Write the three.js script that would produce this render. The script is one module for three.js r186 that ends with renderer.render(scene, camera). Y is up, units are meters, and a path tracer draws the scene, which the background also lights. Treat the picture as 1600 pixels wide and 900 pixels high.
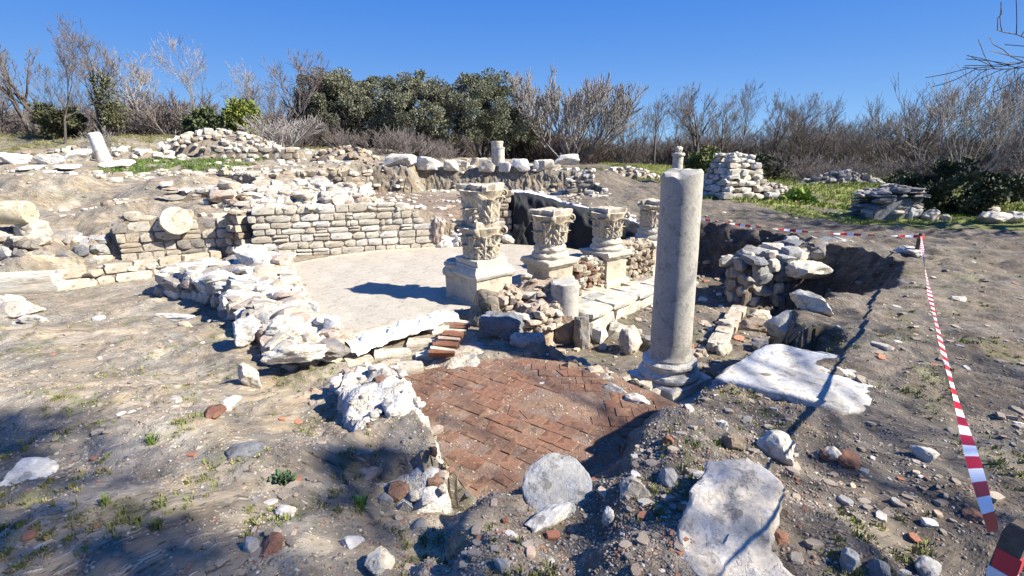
import * as THREE from 'three';
import { mergeGeometries, mergeVertices, toCreasedNormals } from 'three/addons/utils/BufferGeometryUtils.js';
import { createNoise2D, createNoise3D } from 'simplex-noise';

// ---------------------------------------------------------------- camera, sky, sun, exposure
const PX = 750, EYE = 1.6, TILT = Math.atan((450 - 232) / PX);           // focal length of the photograph in its pixels, eye height, downward tilt
const CT = Math.cos(TILT), ST = Math.sin(TILT);
const scene = new THREE.Scene();
const camera = new THREE.PerspectiveCamera(2 * Math.atan(450 / PX) * 180 / Math.PI, 16 / 9, 0.05, 900);
camera.position.set(0, EYE, 0); camera.rotation.set(-TILT, 0, 0); scene.add(camera);
const renderer = new THREE.WebGLRenderer({ antialias: true });
renderer.toneMapping = THREE.LinearToneMapping; renderer.toneMappingExposure = 2.6;
renderer.shadowMap.enabled = true;
const SUN = new THREE.Vector3(0.965, 0, 0.262).multiplyScalar(Math.cos(0.70)); SUN.y = Math.sin(0.70);
{
  const w = 256, h = 128, d = new Float32Array(w * h * 4);
  for (let j = 0; j < h; j++) for (let i = 0; i < w; i++) {
    const el = ((j + 0.5) / h - 0.5) * Math.PI, az = ((i + 0.5) / w - 0.5) * 2 * Math.PI, k = (j * w + i) * 4;
    const dir = new THREE.Vector3(Math.cos(el) * Math.cos(az), Math.sin(el), Math.cos(el) * Math.sin(az));
    const up = Math.max(0, dir.y), f = Math.exp(-up * 6.8), s = Math.pow(Math.max(0, dir.dot(SUN)), 6) * 0.05;
    let r = 0.006 + 0.140 * f, g = 0.070 + 0.196 * f, b = 0.290 + 0.105 * f;
    if (dir.y < 0) { r = 0.09; g = 0.08; b = 0.065; }
    else { r += s; g += s; b += s * 0.8; }
    d[k] = r; d[k + 1] = g; d[k + 2] = b; d[k + 3] = 1;
  }
  const sky = new THREE.DataTexture(d, w, h, THREE.RGBAFormat, THREE.FloatType);
  sky.mapping = THREE.EquirectangularReflectionMapping; sky.magFilter = sky.minFilter = THREE.LinearFilter; sky.needsUpdate = true;
  scene.background = sky; scene.environment = sky;
}
const sun = new THREE.DirectionalLight(new THREE.Color(1.0, 0.935, 0.825), 5.0);
sun.position.copy(SUN).multiplyScalar(60); sun.castShadow = true; sun.shadow.radius = 1.4;
sun.shadow.mapSize.set(4096, 4096); Object.assign(sun.shadow.camera, { left: -30, right: 30, top: 30, bottom: -30, near: 1, far: 150 });
scene.add(sun, sun.target);

// ---------------------------------------------------------------- helpers
function rng(a) { return () => { a |= 0; a = a + 0x6D2B79F5 | 0; let t = Math.imul(a ^ a >>> 15, 1 | a); t = t + Math.imul(t ^ t >>> 7, 61 | t) ^ t; return ((t ^ t >>> 14) >>> 0) / 4294967296; }; }
const R0 = rng(11), n2 = createNoise2D(rng(5)), n3 = createNoise3D(rng(6));
const lerp = (a, b, t) => a + (b - a) * t, clamp = (x, a = 0, b = 1) => Math.min(b, Math.max(a, x));
const sstep = (a, b, x) => { const t = clamp((x - a) / (b - a)); return t * t * (3 - 2 * t); };
const pick = (r, a) => a[Math.floor(r() * a.length) % a.length], rr = (r, a, b) => a + (b - a) * r();
const used = new Map();
function numbered(name) { const n = used.get(name) ?? 0; used.set(name, n + 1); return n ? `${name}_${String(n).padStart(3, '0')}` : name; }
function tag(o, label, category, group, kind) { if (label) o.userData.label = label; if (category) o.userData.category = category; if (group) o.userData.group = group; o.userData.kind = kind ?? 'thing'; return o; }
function thing(name, label, category, pos = [0, 0, 0], turn = 0, group) { const o = new THREE.Group(); o.name = numbered(name); o.position.set(...pos); o.rotation.y = turn; scene.add(o); return tag(o, label, category, group); }
function part(parent, name, geo, mat, pos, turn, scale) { const m = new THREE.Mesh(geo, mat); m.name = name; if (pos) m.position.set(...pos); if (turn) m.rotation.set(...(Array.isArray(turn) ? turn : [0, turn, 0])); if (scale) m.scale.set(...scale); parent.add(m); return m; }
function solo(name, geo, mat, label, category, group) { const m = new THREE.Mesh(geo, mat); m.name = numbered(name); scene.add(m); return tag(m, label, category, group); }
// pixel of the photograph -> point on the level y, and -> point at the depth z
function ray(px, py) { const dx = (px - 800) / PX, dy = -(py - 450) / PX; return [dx, dy * CT - ST, -(CT + dy * ST)]; }
function at(px, py, y) { const [a, b, c] = ray(px, py), t = (y - EYE) / b; return [a * t, c * t]; }
function atZ(px, py, z) { const [a, b, c] = ray(px, py), t = z / c; return [a * t, EYE + b * t, z]; }
function inPoly(p, x, z) { let c = false; for (let i = 0, j = p.length - 1; i < p.length; j = i++) { const [xi, zi] = p[i], [xj, zj] = p[j]; if ((zi > z) !== (zj > z) && x < (xj - xi) * (z - zi) / (zj - zi) + xi) c = !c; } return c; }
function polyDist(p, x, z) { let m = 1e9; for (let i = 0, j = p.length - 1; i < p.length; j = i++) { const [ax, az] = p[j], bx = p[i][0] - ax, bz = p[i][1] - az, t = clamp(((x - ax) * bx + (z - az) * bz) / (bx * bx + bz * bz)); const dx = x - ax - bx * t, dz = z - az - bz * t; m = Math.min(m, dx * dx + dz * dz); } m = Math.sqrt(m); return inPoly(p, x, z) ? -m : m; }
function boxUV(g, s = 1) {                                               // uv in metres from the side each face looks to
  g = g.index ? g.toNonIndexed() : g; const p = g.attributes.position, uv = new Float32Array(p.count * 2), a = new THREE.Vector3(), b = new THREE.Vector3(), c = new THREE.Vector3();
  for (let i = 0; i < p.count; i += 3) {
    a.fromBufferAttribute(p, i); b.fromBufferAttribute(p, i + 1); c.fromBufferAttribute(p, i + 2);
    const n = b.clone().sub(a).cross(c.clone().sub(a)), ax = Math.abs(n.x), ay = Math.abs(n.y), az = Math.abs(n.z);
    [a, b, c].forEach((v, k) => { const q = ax > ay && ax > az ? [v.z, v.y] : ay > az ? [v.x, v.z] : [v.x, v.y]; uv[(i + k) * 2] = q[0] * s + 0.31 * v.x * 0; uv[(i + k) * 2 + 1] = q[1] * s; });
  }
  g.setAttribute('uv', new THREE.BufferAttribute(uv, 2)); return g;
}
function finish(g, crease = 0.7, uvs = 1) { g.deleteAttribute('normal'); g.deleteAttribute('uv'); g = mergeVertices(g, 1e-5); return boxUV(toCreasedNormals(g, crease), uvs); }
function warp(g, f) { const p = g.attributes.position, v = new THREE.Vector3(); for (let i = 0; i < p.count; i++) { v.fromBufferAttribute(p, i); f(v); p.setXYZ(i, v.x, v.y, v.z); } return g; }

// ---------------------------------------------------------------- textures and materials
function tileNoise(size, cells, seed) { const r = rng(seed), t = new Float32Array(cells * cells).map(() => r()), o = new Float32Array(size * size), k = cells / size;
  for (let y = 0; y < size; y++) { const fy = y * k, y0 = fy | 0, ty = fy - y0, sy = ty * ty * (3 - 2 * ty), ya = (y0 % cells) * cells, yb = ((y0 + 1) % cells) * cells;
    for (let x = 0; x < size; x++) { const fx = x * k, x0 = fx | 0, tx = fx - x0, sx = tx * tx * (3 - 2 * tx), xa = x0 % cells, xb = (x0 + 1) % cells; o[y * size + x] = lerp(lerp(t[ya + xa], t[ya + xb], sx), lerp(t[yb + xa], t[yb + xb], sx), sy); } } return o; }
function fbm(size, cells, oct, seed, gain = 0.55) { const o = new Float32Array(size * size); let a = 1, s = 0; for (let k = 0; k < oct && cells <= size; k++, cells *= 2, a *= gain) { const n = tileNoise(size, cells, seed + k * 17); s += a; for (let i = 0; i < o.length; i++) o[i] += a * n[i]; } for (let i = 0; i < o.length; i++) o[i] /= s; return o; }
function tex(size, f, srgb, rx = 1, ry = rx) { const d = new Uint8Array(size * size * 4); for (let i = 0; i < size * size; i++) { const c = f(i); for (let k = 0; k < 3; k++) d[i * 4 + k] = clamp(c[k]) * 255; d[i * 4 + 3] = 255; }
  const t = new THREE.DataTexture(d, size, size); t.wrapS = t.wrapT = THREE.RepeatWrapping; t.magFilter = THREE.LinearFilter; t.minFilter = THREE.LinearMipmapLinearFilter; t.generateMipmaps = true; if (srgb) t.colorSpace = THREE.SRGBColorSpace; t.repeat.set(rx, ry); t.needsUpdate = true; return t; }
const S = 1024, nA = fbm(S, 4, 8, 100), nB = fbm(S, 16, 6, 200, 0.65), nC = fbm(S, 64, 4, 300, 0.7), nD = fbm(S, 8, 7, 400);
const crack = (n, w) => clamp(1 - Math.abs(n - 0.5) / w);
const stoneMap = tex(S, (i) => { const v = 0.83 + (nA[i] - 0.5) * 0.34 + (nC[i] - 0.5) * 0.26 - 0.22 * crack(nD[i], 0.006) - 0.16 * sstep(0.58, 0.72, nB[i]); const w = (nD[i] - 0.5) * 0.20; return [v + w * 0.5, v, v - w]; }, true);
const stoneBump = tex(S, (i) => { const v = 0.6 + (nB[i] - 0.5) * 0.6 + (nC[i] - 0.5) * 0.4 - 0.22 * crack(nD[i], 0.01) - 0.2 * sstep(0.6, 0.72, nB[i]); return [v, v, v]; }, false);
const soilMap = tex(S, (i) => { const p = sstep(0.66, 0.74, nC[i]) * 0.32, q = sstep(0.36, 0.26, nC[i]) * 0.28; const v = 0.73 + (nA[i] - 0.5) * 0.4 + (nB[i] - 0.5) * 0.42 + p - q, w = (nD[i] - 0.5) * 0.25; return [v + w * 0.35, v, v - w * 0.5]; }, true);
const soilBump = tex(S, (i) => { const v = 0.4 + (nB[i] - 0.5) * 0.9 + (nC[i] - 0.5) * 0.7 + sstep(0.64, 0.74, nC[i]) * 0.35; return [v, v, v]; }, false);
const smoothMap = tex(S, (i) => { const v = 0.85 + (nC[i] - 0.5) * 0.20 + (nA[i] - 0.5) * 0.16 - 0.10 * sstep(0.62, 0.7, nB[i]); return [v, v, v * 0.99]; }, true);
const clothBump = tex(256, (i) => { const x = i % 256, y = i >> 8, v = 0.5 + 0.25 * Math.sin(x * 0.785) * Math.sin(y * 0.785) + (R0() - 0.5) * 0.3; return [v, v, v]; }, false);
const rgb = (r, g, b) => new THREE.Color().setRGB(r, g, b);
function mat(c, o = {}) { return new THREE.MeshStandardMaterial({ color: rgb(...c), roughness: 0.92, ...o }); }
const stone = (c, bump = 0.007, o = {}) => mat(c, { map: stoneMap, bumpMap: stoneBump, bumpScale: bump, ...o });
const dressed = (c, bump = 0.004) => mat(c, { map: smoothMap, bumpMap: stoneBump, bumpScale: bump });
const M = {
  marble: stone([0.68, 0.65, 0.59]), marbleGrey: stone([0.45, 0.45, 0.44]), white: stone([0.80, 0.78, 0.73]),
  lime: stone([0.63, 0.57, 0.47]), limeWarm: stone([0.60, 0.515, 0.40]), limePale: stone([0.72, 0.675, 0.58]), schist: stone([0.36, 0.33, 0.30]), slate: stone([0.24, 0.25, 0.27]), brown: stone([0.36, 0.28, 0.21]), pink: stone([0.55, 0.455, 0.385]),
  brickA: stone([0.315, 0.135, 0.08], 0.008), brickB: stone([0.27, 0.125, 0.08], 0.008), brickC: stone([0.35, 0.175, 0.11], 0.008), brickD: stone([0.22, 0.12, 0.085], 0.008), brickE: stone([0.30, 0.175, 0.12], 0.008),
  mortar: stone([0.62, 0.57, 0.48], 0.02), mortarDark: stone([0.34, 0.28, 0.21], 0.015), bark: stone([0.15, 0.13, 0.115], 0.01), barkPale: stone([0.29, 0.27, 0.25], 0.01), twig: mat([0.15, 0.128, 0.115]), twigPale: mat([0.27, 0.25, 0.235]), twigDark: mat([0.10, 0.08, 0.067]),
  wood: stone([0.20, 0.15, 0.105], 0.004), cloth: mat([0.80, 0.80, 0.80], { bumpMap: clothBump, bumpScale: 0.002, side: THREE.DoubleSide }), black: mat([0.008, 0.009, 0.010], { roughness: 0.85, side: THREE.DoubleSide }), felt: mat([0.50, 0.45, 0.375], { map: smoothMap, bumpMap: soilBump, bumpScale: 0.003 }),
};
const PALE = [M.lime, M.limePale, M.limePale, M.white, M.limeWarm, M.marble], MIX = [M.lime, M.limePale, M.limeWarm, M.white, M.schist, M.pink, M.marbleGrey], DARK = [M.schist, M.slate, M.brown, M.lime, M.schist, M.marbleGrey];

// ---------------------------------------------------------------- ground form
const GP = [];                                                           // x, z, height of natural ground
for (const row of [[0, 0, 0], [2, -1, 0], [1.3, -1.6, 0.03], [0.55, -1.55, 0.03], [0.15, -1.2, 0.02], [0.05, -1.62, -0.06], [0.58, -2.0, 0.0], [0.26, -1.9, -0.16], [0.38, -2.02, -0.16], [0.12, -1.98, -0.2], [-0.6, -1.9, -0.27], [-0.45, -1.5, -0.2], [-0.9, -2.4, -0.32], [-2, -1.6, -0.08], [-1.1, -1.4, -0.13], [-2.5, -2.7, -0.22], [-1.7, -3.5, -0.44], [-3.5, -3.5, -0.4], [-5, -3, -0.3], [-4, -5, -0.64], [-6, -5, -0.6], [-5, -7, -0.8], [-7, -6.5, -0.78], [-8.5, -8, -0.82], [-9, -5, -0.6], [-3, -4.6, -0.6], [-2.2, -4.3, -0.62],
  [3, -2, 0], [3, -4, -0.02], [4.5, -5, 0], [6.5, -7.5, 0], [6, -9.5, 0], [8, -5, 0], [8, -10, 0], [4, -11, 0.03], [5, -14, 0.12], [10, -15, 0], [10, -25, 0], [25, -25, 0], [30, -50, 0], [0, -50, 0.7], [12, -48, 0], [1.6, -3, -0.02], [1.1, -2.4, 0.02],
  [0, -12.6, 0.55], [1.5, -12.2, 0.36], [3, -11.2, 0.02], [-0.4, -12.2, 0.25], [-1.2, -12.2, -0.2], [-1.6, -13.5, 0.1], [0, -15, 0.5], [3, -14, 0.25], [5, -18, 0.25], [0, -19.2, 0.9], [-4, -19.5, 0.95], [3, -19.5, 0.75], [6, -21, 0.3], [-2, -22, 1], [-6, -20, 1.1], [-3, -32, 1], [4, -32, 0.5],
  [-12, -13, 0.95], [-8.5, -13, 0.9], [-11, -11, 0.15], [-8.6, -11, 0.4], [-14, -11, 0.3], [-12, -9.7, -0.35], [-10.5, -9.7, 0.2], [-9.2, -9.3, -0.25], [-10, -8.4, -0.6], [-8.2, -10.3, 0.1], [-7, -11.3, 0.4], [-5, -11.2, 0.42], [-6, -13, 0.6], [-3.6, -11.9, 0.3], [-2.3, -12, 0.05], [-7.5, -15.5, 1], [-10, -18, 1.15], [-16, -18, 1.2], [-12, -23, 1.6], [-20, -30, 2.3], [-30, -30, 2.3], [-10, -30, 1.6], [-20, -60, 2.3], [-60, -40, 2.4], [60, -20, 0], [60, -90, 0], [0, -90, 1], [-60, -90, 2], [10, 8, 0], [-10, 8, 0], [20, -8, 0], [-5.6, -9.4, -0.8], [-6.5, -9.2, -0.82], [-7.4, -8.4, -0.82], [-5.9, -8.6, -0.8], [-9, -7.4, -0.82], [-10.5, -7.4, -0.8], [-12, -7, -0.7], [1.6, -1.95, -0.09]]) GP.push(row);
const POLY = {
  court: [[-11, -7.9], [-8.3, -8.4], [-6.3, -10.25], [-5.6, -10.0], [-4.9, -9.6], [-5.6, -8.2], [-6.2, -7], [-9, -6.6]],
  ledge: [[-8.4, -8.6], [-8.3, -9.55], [-6.9, -10.05], [-6.0, -10.4], [-5.4, -10.1], [-6.3, -10.0]],
  grey: [[-4.7, -9.45], [-3.6, -7.4], [-2.45, -5.75], [-2.0, -5.3], [-0.9, -6.2], [0.3, -6.9], [2.3, -8.6], [3.3, -9.8], [2.75, -10.45], [1.5, -11.3], [0.0, -11.9], [-1.9, -11.3], [-5.4, -10.25]],
  brick: [[-1.5, -4.65], [-0.92, -3.95], [-0.52, -3.25], [-0.22, -2.72], [0.15, -2.66], [0.6, -2.95], [1.2, -3.2], [1.75, -3.9], [1.3, -4.55], [0.4, -5.25], [-0.8, -5.05]],
  pave: [[-2.3, -5.1], [-1.5, -4.5], [-0.7, -5.0], [0.2, -5.3], [0.1, -5.9], [-0.9, -6.3], [-1.95, -5.4]],
  trench: [[-0.1, -5.9], [0.45, -5.45], [1.35, -4.6], [1.6, -4.25], [1.8, -4.0], [2.3, -4.3], [2.4, -5.2], [1.55, -7.0], [1.0, -6.85]],
  steps: [[0.2, -6.0], [0.9, -6.45], [1.75, -6.45], [2.9, -8.0], [3.2, -9.1], [2.7, -9.9], [0.3, -7.5], [-0.35, -6.5]],
  lower: [[1.9, -4.2], [2.3, -4.2], [2.7, -5.0], [3.5, -5.5], [3.9, -6.6], [4.2, -7.9], [5.1, -8.75], [5.05, -9.3], [4.1, -10.3], [3.5, -10.4], [3.0, -9.5], [2.5, -8.35], [1.15, -6.95]],
  hole: [[3.7, -5.65], [4.3, -5.9], [5.35, -7.05], [5.3, -7.75], [4.6, -7.9], [3.9, -7.4]],
  bank: [[-6.2, -14.9], [-5.6, -18.2], [-3.6, -18.0], [-3.4, -19.1], [-0.8, -18.8], [2.3, -18.3], [3.0, -16], [1, -12.8], [-3.4, -12.6], [-4.4, -13.6]],
};
const carve = [
  [POLY.court, -0.83, () => 3], [POLY.ledge, -0.58, () => 4],
  [POLY.grey, -0.63, () => 3.2], [POLY.pave, -0.72, () => 2.5],
  [POLY.brick, -0.79, (x, z) => lerp(z > -2.7 ? 0.5 : 2.2, 1.25 + 1.3 * sstep(0.6, 1.2, x), sstep(-0.45, 0.1, x + n2(x * 3, z * 3) * 0.1))],
  [POLY.steps, -0.92, () => 4], [POLY.trench, -1.15, (x, z) => z > -4.2 ? 1.5 : 3.5], [POLY.lower, -1.02, () => 3], [POLY.hole, -1.35, () => 3.2], [POLY.bank, 0.02, () => 2.2, 0.12],
];
function groundBase(x, z) { let s = 0, w = 0; for (let i = 0; i < GP.length; i++) { const p = GP[i], dx = x - p[0], dz = z - p[1], d = dx * dx + dz * dz + 0.02, k = 1 / (d * d); s += k * p[2]; w += k; } return s / w; }
function H(x, z) {
  let h = groundBase(x, z), flat = 0;
  const wob = n2(x * 1.7, z * 1.7) * 0.10 + n2(x * 5, z * 5) * 0.022;
  for (const [p, y, k, ws = 0.6] of carve) { const d = polyDist(p, x, z) + wob * ws; if (d > 2.2) continue; const v = y + Math.max(0, d) * k(x, z); if (v < h) { h = v; flat = d < 0 ? 1 : 0; } }
  const far = clamp((Math.hypot(x, z) - 2) / 30);
  h += (n2(x * 0.9, z * 0.9) * 0.035 + n2(x * 2.6 + 9, z * 2.6) * 0.022) * (flat ? 0.25 : 1) * (1 + far * 0.8);
  h += (n2(x * 6, z * 6 + 5) * 0.010 + n2(x * 13, z * 13) * 0.006 * (far < 0.1 ? 1 : 0)) * (flat ? 0.4 : 1);
  if (x > 3 && z < -6 && z > -13) h += n2(x * 0.9 + z * 1.1, z * 4.2 - x * 0.6) * 0.035;             // wheel ruts of the muddy track
  return h;
}
function hit(px, py) { const [a, b, c] = ray(px, py); let t0 = 0.8; for (let t = 0.8; t < 140; t *= 1.012) { if (EYE + b * t < H(a * t, c * t)) { let lo = t0, hi = t; for (let k = 0; k < 12; k++) { const m = (lo + hi) / 2; if (EYE + b * m < H(a * m, c * m)) hi = m; else lo = m; } return [a * hi, H(a * hi, c * hi), c * hi]; } t0 = t; } const t = 60 / -c; return [a * t, H(a * t, c * t), c * t]; }
const depth = (p) => CT * -p[2] + ST * (EYE - p[1]);                      // metres along the lens axis

const grassy = (x, z) => { const n = n2(x * 0.35, z * 0.35) * 0.5 + n2(x * 1.3, z * 1.3) * 0.35;
  let g = sstep(-0.1, 0.5, n + 1.1 - Math.max(0, polyDist([[6.6, -15.5], [7.6, -11.2], [8.8, -9.9], [30, -9.2], [40, -48], [8, -48], [6.5, -24]], x, z)) * 1.2 - 0.6);
  g = Math.max(g, sstep(0.0, 0.6, n + 0.5 - Math.max(0, polyDist([[-13, -15.5], [-9, -16], [-9.5, -18.5], [-14, -19]], x, z)) * 1.5) * 0.9);
  g = Math.max(g, sstep(-0.2, 0.5, n + 0.3 - Math.max(0, polyDist([[-50, -22], [-12, -22], [-8, -60], [-60, -60]], x, z)) * 0.6) * 0.6);
  g = Math.max(g, sstep(-0.1, 0.6, n + 0.4 - Math.max(0, polyDist([[3.5, -21], [8, -21], [8, -28], [3, -28]], x, z)) * 0.8));
  return g; };
const near = (x, z) => x > -12 && x < 8 && z < -1 && z > -20;
const INCR = (a, b, s0, s1) => { const o = []; let v = a; const d = Math.sign(b - a); while (d * (b - v) > 0) { o.push(v); v += d * lerp(s0, s1, clamp((v - a) / (b - a))); } return o; };
{
  const grow = (a, to, s, k) => { const o = []; let v = a; while (Math.abs(v) < Math.abs(to)) { o.push(v); s *= k; v += Math.sign(to) * s; } o.push(to); return o; };
  const xs = [...grow(-13, -320, 0.12, 1.09).reverse(), ...INCR(-12.95, -4, 0.09, 0.045), ...INCR(-4, 4, 0.026, 0.026), ...INCR(4, 9, 0.04, 0.09), ...grow(9, 320, 0.1, 1.09)];
  const zs = [...grow(0.6, 60, 0.2, 1.4).reverse(), ...INCR(0.5, -1, 0.1, 0.03), ...INCR(-1, -4.5, 0.024, 0.026), ...INCR(-4.5, -8, 0.03, 0.045), ...INCR(-8, -11, 0.042, 0.046), ...INCR(-11, -13, 0.06, 0.08), ...INCR(-13, -17.4, 0.10, 0.14), ...INCR(-17.4, -19.5, 0.05, 0.055), ...INCR(-19.5, -22, 0.13, 0.16), ...grow(-22, -400, 0.18, 1.09)];
  const nx = xs.length, nz = zs.length, pos = new Float32Array(nx * nz * 3), col = new Float32Array(nx * nz * 3), uv = new Float32Array(nx * nz * 2), idx = new Uint32Array((nx - 1) * (nz - 1) * 6);
  let q = 0;
  for (let j = 0; j < nz; j++) for (let i = 0; i < nx; i++) {
    const k = j * nx + i, x = xs[i], z = zs[j]; const y = H(x, z), e = 0.06, steep = near(x, z) ? clamp((Math.hypot(H(x + e, z) - H(x - e, z), H(x, z + e) - H(x, z - e)) / (2 * e) - 0.5) * 0.6) : 0, dx = (n3(x * 3, y * 4, z * 3) * 0.06 + n3(x * 9, y * 11, z * 9) * 0.035) * steep, dz = (n3(x * 3 + 50, y * 4, z * 3) * 0.06 + n3(x * 9, y * 11 + 50, z * 9) * 0.035) * steep;
    pos[k * 3] = x + dx; pos[k * 3 + 1] = y + n3(x * 9, y * 9, z * 9 + 30) * 0.03 * steep; pos[k * 3 + 2] = z + dz; uv[k * 2] = (x + y * 0.5) / 1.7 + 0.13 * n2(x * 0.6, z * 0.6); uv[k * 2 + 1] = (z - y * 0.9) / 1.7 + 0.13 * n2(x * 0.6 + 40, z * 0.6);
    const n = n2(x * 0.8, z * 0.8) * 0.5 + n2(x * 2.7, z * 2.7) * 0.3 + n2(x * 9, z * 9) * 0.2, right = sstep(-0.2, 0.6, x + 0.12 * (z + 2) + n * 0.3), mud = sstep(0.6, -0.4, Math.max(0, polyDist([[2.6, -10.9], [5.6, -9.4], [6.9, -7.9], [30, -5.8], [30, -8.4], [8, -9.3], [4, -12]], x, z)) + n * 0.7);
    let c = [lerp(0.42, 0.245, right), lerp(0.355, 0.202, right), lerp(0.265, 0.152, right)];
    c = c.map((v, a) => v * (1 + n * 0.22 * (1 + 0.15 * a)));
    c = c.map((v, a) => lerp(v, [0.135, 0.11, 0.095][a], mud * 0.85));
    const red = sstep(1.2, -0.2, polyDist([[-2.4, -12.1], [-0.4, -12.2], [0.8, -14], [-2, -17], [-5, -17.8], [-5, -14.5]], x, z) + n * 0.6); c = c.map((v, a) => lerp(v, [0.33, 0.245, 0.175][a], red));
    const g = Math.max(grassy(x, z), 0.55 * sstep(0.25, 0.6, n2(x * 1.1 + 31, z * 1.1) * 0.6 + n2(x * 7, z * 7) * 0.4) * (Math.hypot(x, z) < 9 ? 1 : 0.4)); const gc = x > 3 && z < -9 ? [0.24, 0.265, 0.05] : [0.20, 0.205, 0.07]; c = c.map((v, a) => lerp(v, gc[a] * (1 + n * 0.3), g));
    const hum = 0.7 * sstep(0.18, 0.55, n2(x * 2.3 + 70, z * 2.9) * 0.6 + n2(x * 8 + 9, z * 9) * 0.4) * right * (1 - g); c = c.map((v, a) => lerp(v, [0.115, 0.095, 0.075][a], hum));
    col.set(c, k * 3);
    if (i < nx - 1 && j < nz - 1) { const a = k, b = k + 1, d = k + nx, e = k + nx + 1; idx.set([a, b, d, b, e, d], q); q += 6; }
  }
  const g = new THREE.BufferGeometry(); g.setAttribute('position', new THREE.BufferAttribute(pos, 3)); g.setAttribute('uv', new THREE.BufferAttribute(uv, 2)); g.setAttribute('color', new THREE.BufferAttribute(col, 3)); g.setIndex(new THREE.BufferAttribute(idx, 1)); g.computeVertexNormals();
  const m = new THREE.Mesh(g, mat([1, 1, 1], { vertexColors: true, map: soilMap, bumpMap: soilBump, bumpScale: 0.009, roughness: 0.97 })); m.name = 'ground'; scene.add(m); tag(m, 'bare stony soil of the excavated site with pits and a track', 'ground', null, 'structure');
  console.log('ground', nx, nz);
}

// ---------------------------------------------------------------- stone shapes
function stoneGeo(seed, seg = 2, round = 6, rough = 0.05) {              // a rough squared stone in a unit box
  const r = rng(seed), cuts = [...Array(round < 6 ? 7 : 3)].map(() => [new THREE.Vector3(r() - 0.5, r() - 0.5, r() - 0.5).normalize(), round < 6 ? rr(r, 0.36, 0.56) : rr(r, 0.50, 0.62)]), o = r() * 90;
  return finish(warp(mergeVertices(new THREE.BoxGeometry(1, 1, 1, seg, seg, seg).deleteAttribute('normal').deleteAttribute('uv')), (v) => {
    const p = Math.pow(Math.abs(v.x * 2) ** round + Math.abs(v.y * 2) ** round + Math.abs(v.z * 2) ** round, 1 / round); v.divideScalar(p || 1);
    for (const [n, d] of cuts) { const k = v.dot(n); if (k > d) v.addScaledVector(n, d - k); }
    v.x += n3(v.x * 2 + o, v.y * 2, v.z * 2) * rough; v.y += n3(v.x * 2, v.y * 2 + o, v.z * 2) * rough; v.z += n3(v.x * 2, v.y * 2, v.z * 2 + o) * rough;
  }), 0.6, 0.35);
}
const BLOCK = [...Array(10)].map((_, i) => stoneGeo(40 + i, 3, 9, 0.045)), LUMP = [...Array(10)].map((_, i) => stoneGeo(80 + i, 3, 5, 0.09)), FAR = [...Array(6)].map((_, i) => stoneGeo(120 + i, 2, 5, 0.08));
function boulderGeo(seed, sx, sy, sz, { det = 12, rough = 0.09, cuts = 7, round = 3, flat = 0.62 } = {}) {   // a broken boulder with facets, in metres, base at y = 0
  const r = rng(seed), pl = [...Array(cuts)].map(() => [new THREE.Vector3(r() - 0.5, (r() - 0.5) * 0.8, r() - 0.5).normalize(), rr(r, flat, 0.85)]), o = r() * 90, c = new THREE.IcosahedronGeometry(1, det);
  warp(c, (v) => { const p = Math.pow(Math.abs(v.x) ** round + Math.abs(v.y) ** round + Math.abs(v.z) ** round, 1 / round); v.divideScalar(p);
    for (const [n, d] of pl) { const k = v.dot(n); if (k > d) v.addScaledVector(n, (d - k) * 0.93); }
    const e = 1 + n3(v.x * 1.3 + o, v.y * 1.3, v.z * 1.3) * rough + n3(v.x * 3.5, v.y * 3.5 + o, v.z * 3.5) * rough * 0.45 + n3(v.x * 9, v.y * 9, v.z * 9 + o) * rough * 0.16; v.multiplyScalar(e); v.set(v.x * sx / 2, v.y * sy / 2, v.z * sz / 2); });
  c.translate(0, sy * 0.42, 0); return finish(c, 0.55, 1);
}
function addStone(parent, r, set, mats, pos, size, rot = [0, 0, 0], name = 'stone') { const m = part(parent, name, pick(r, set), pick(r, mats), pos, rot, size); return m; }
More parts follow.
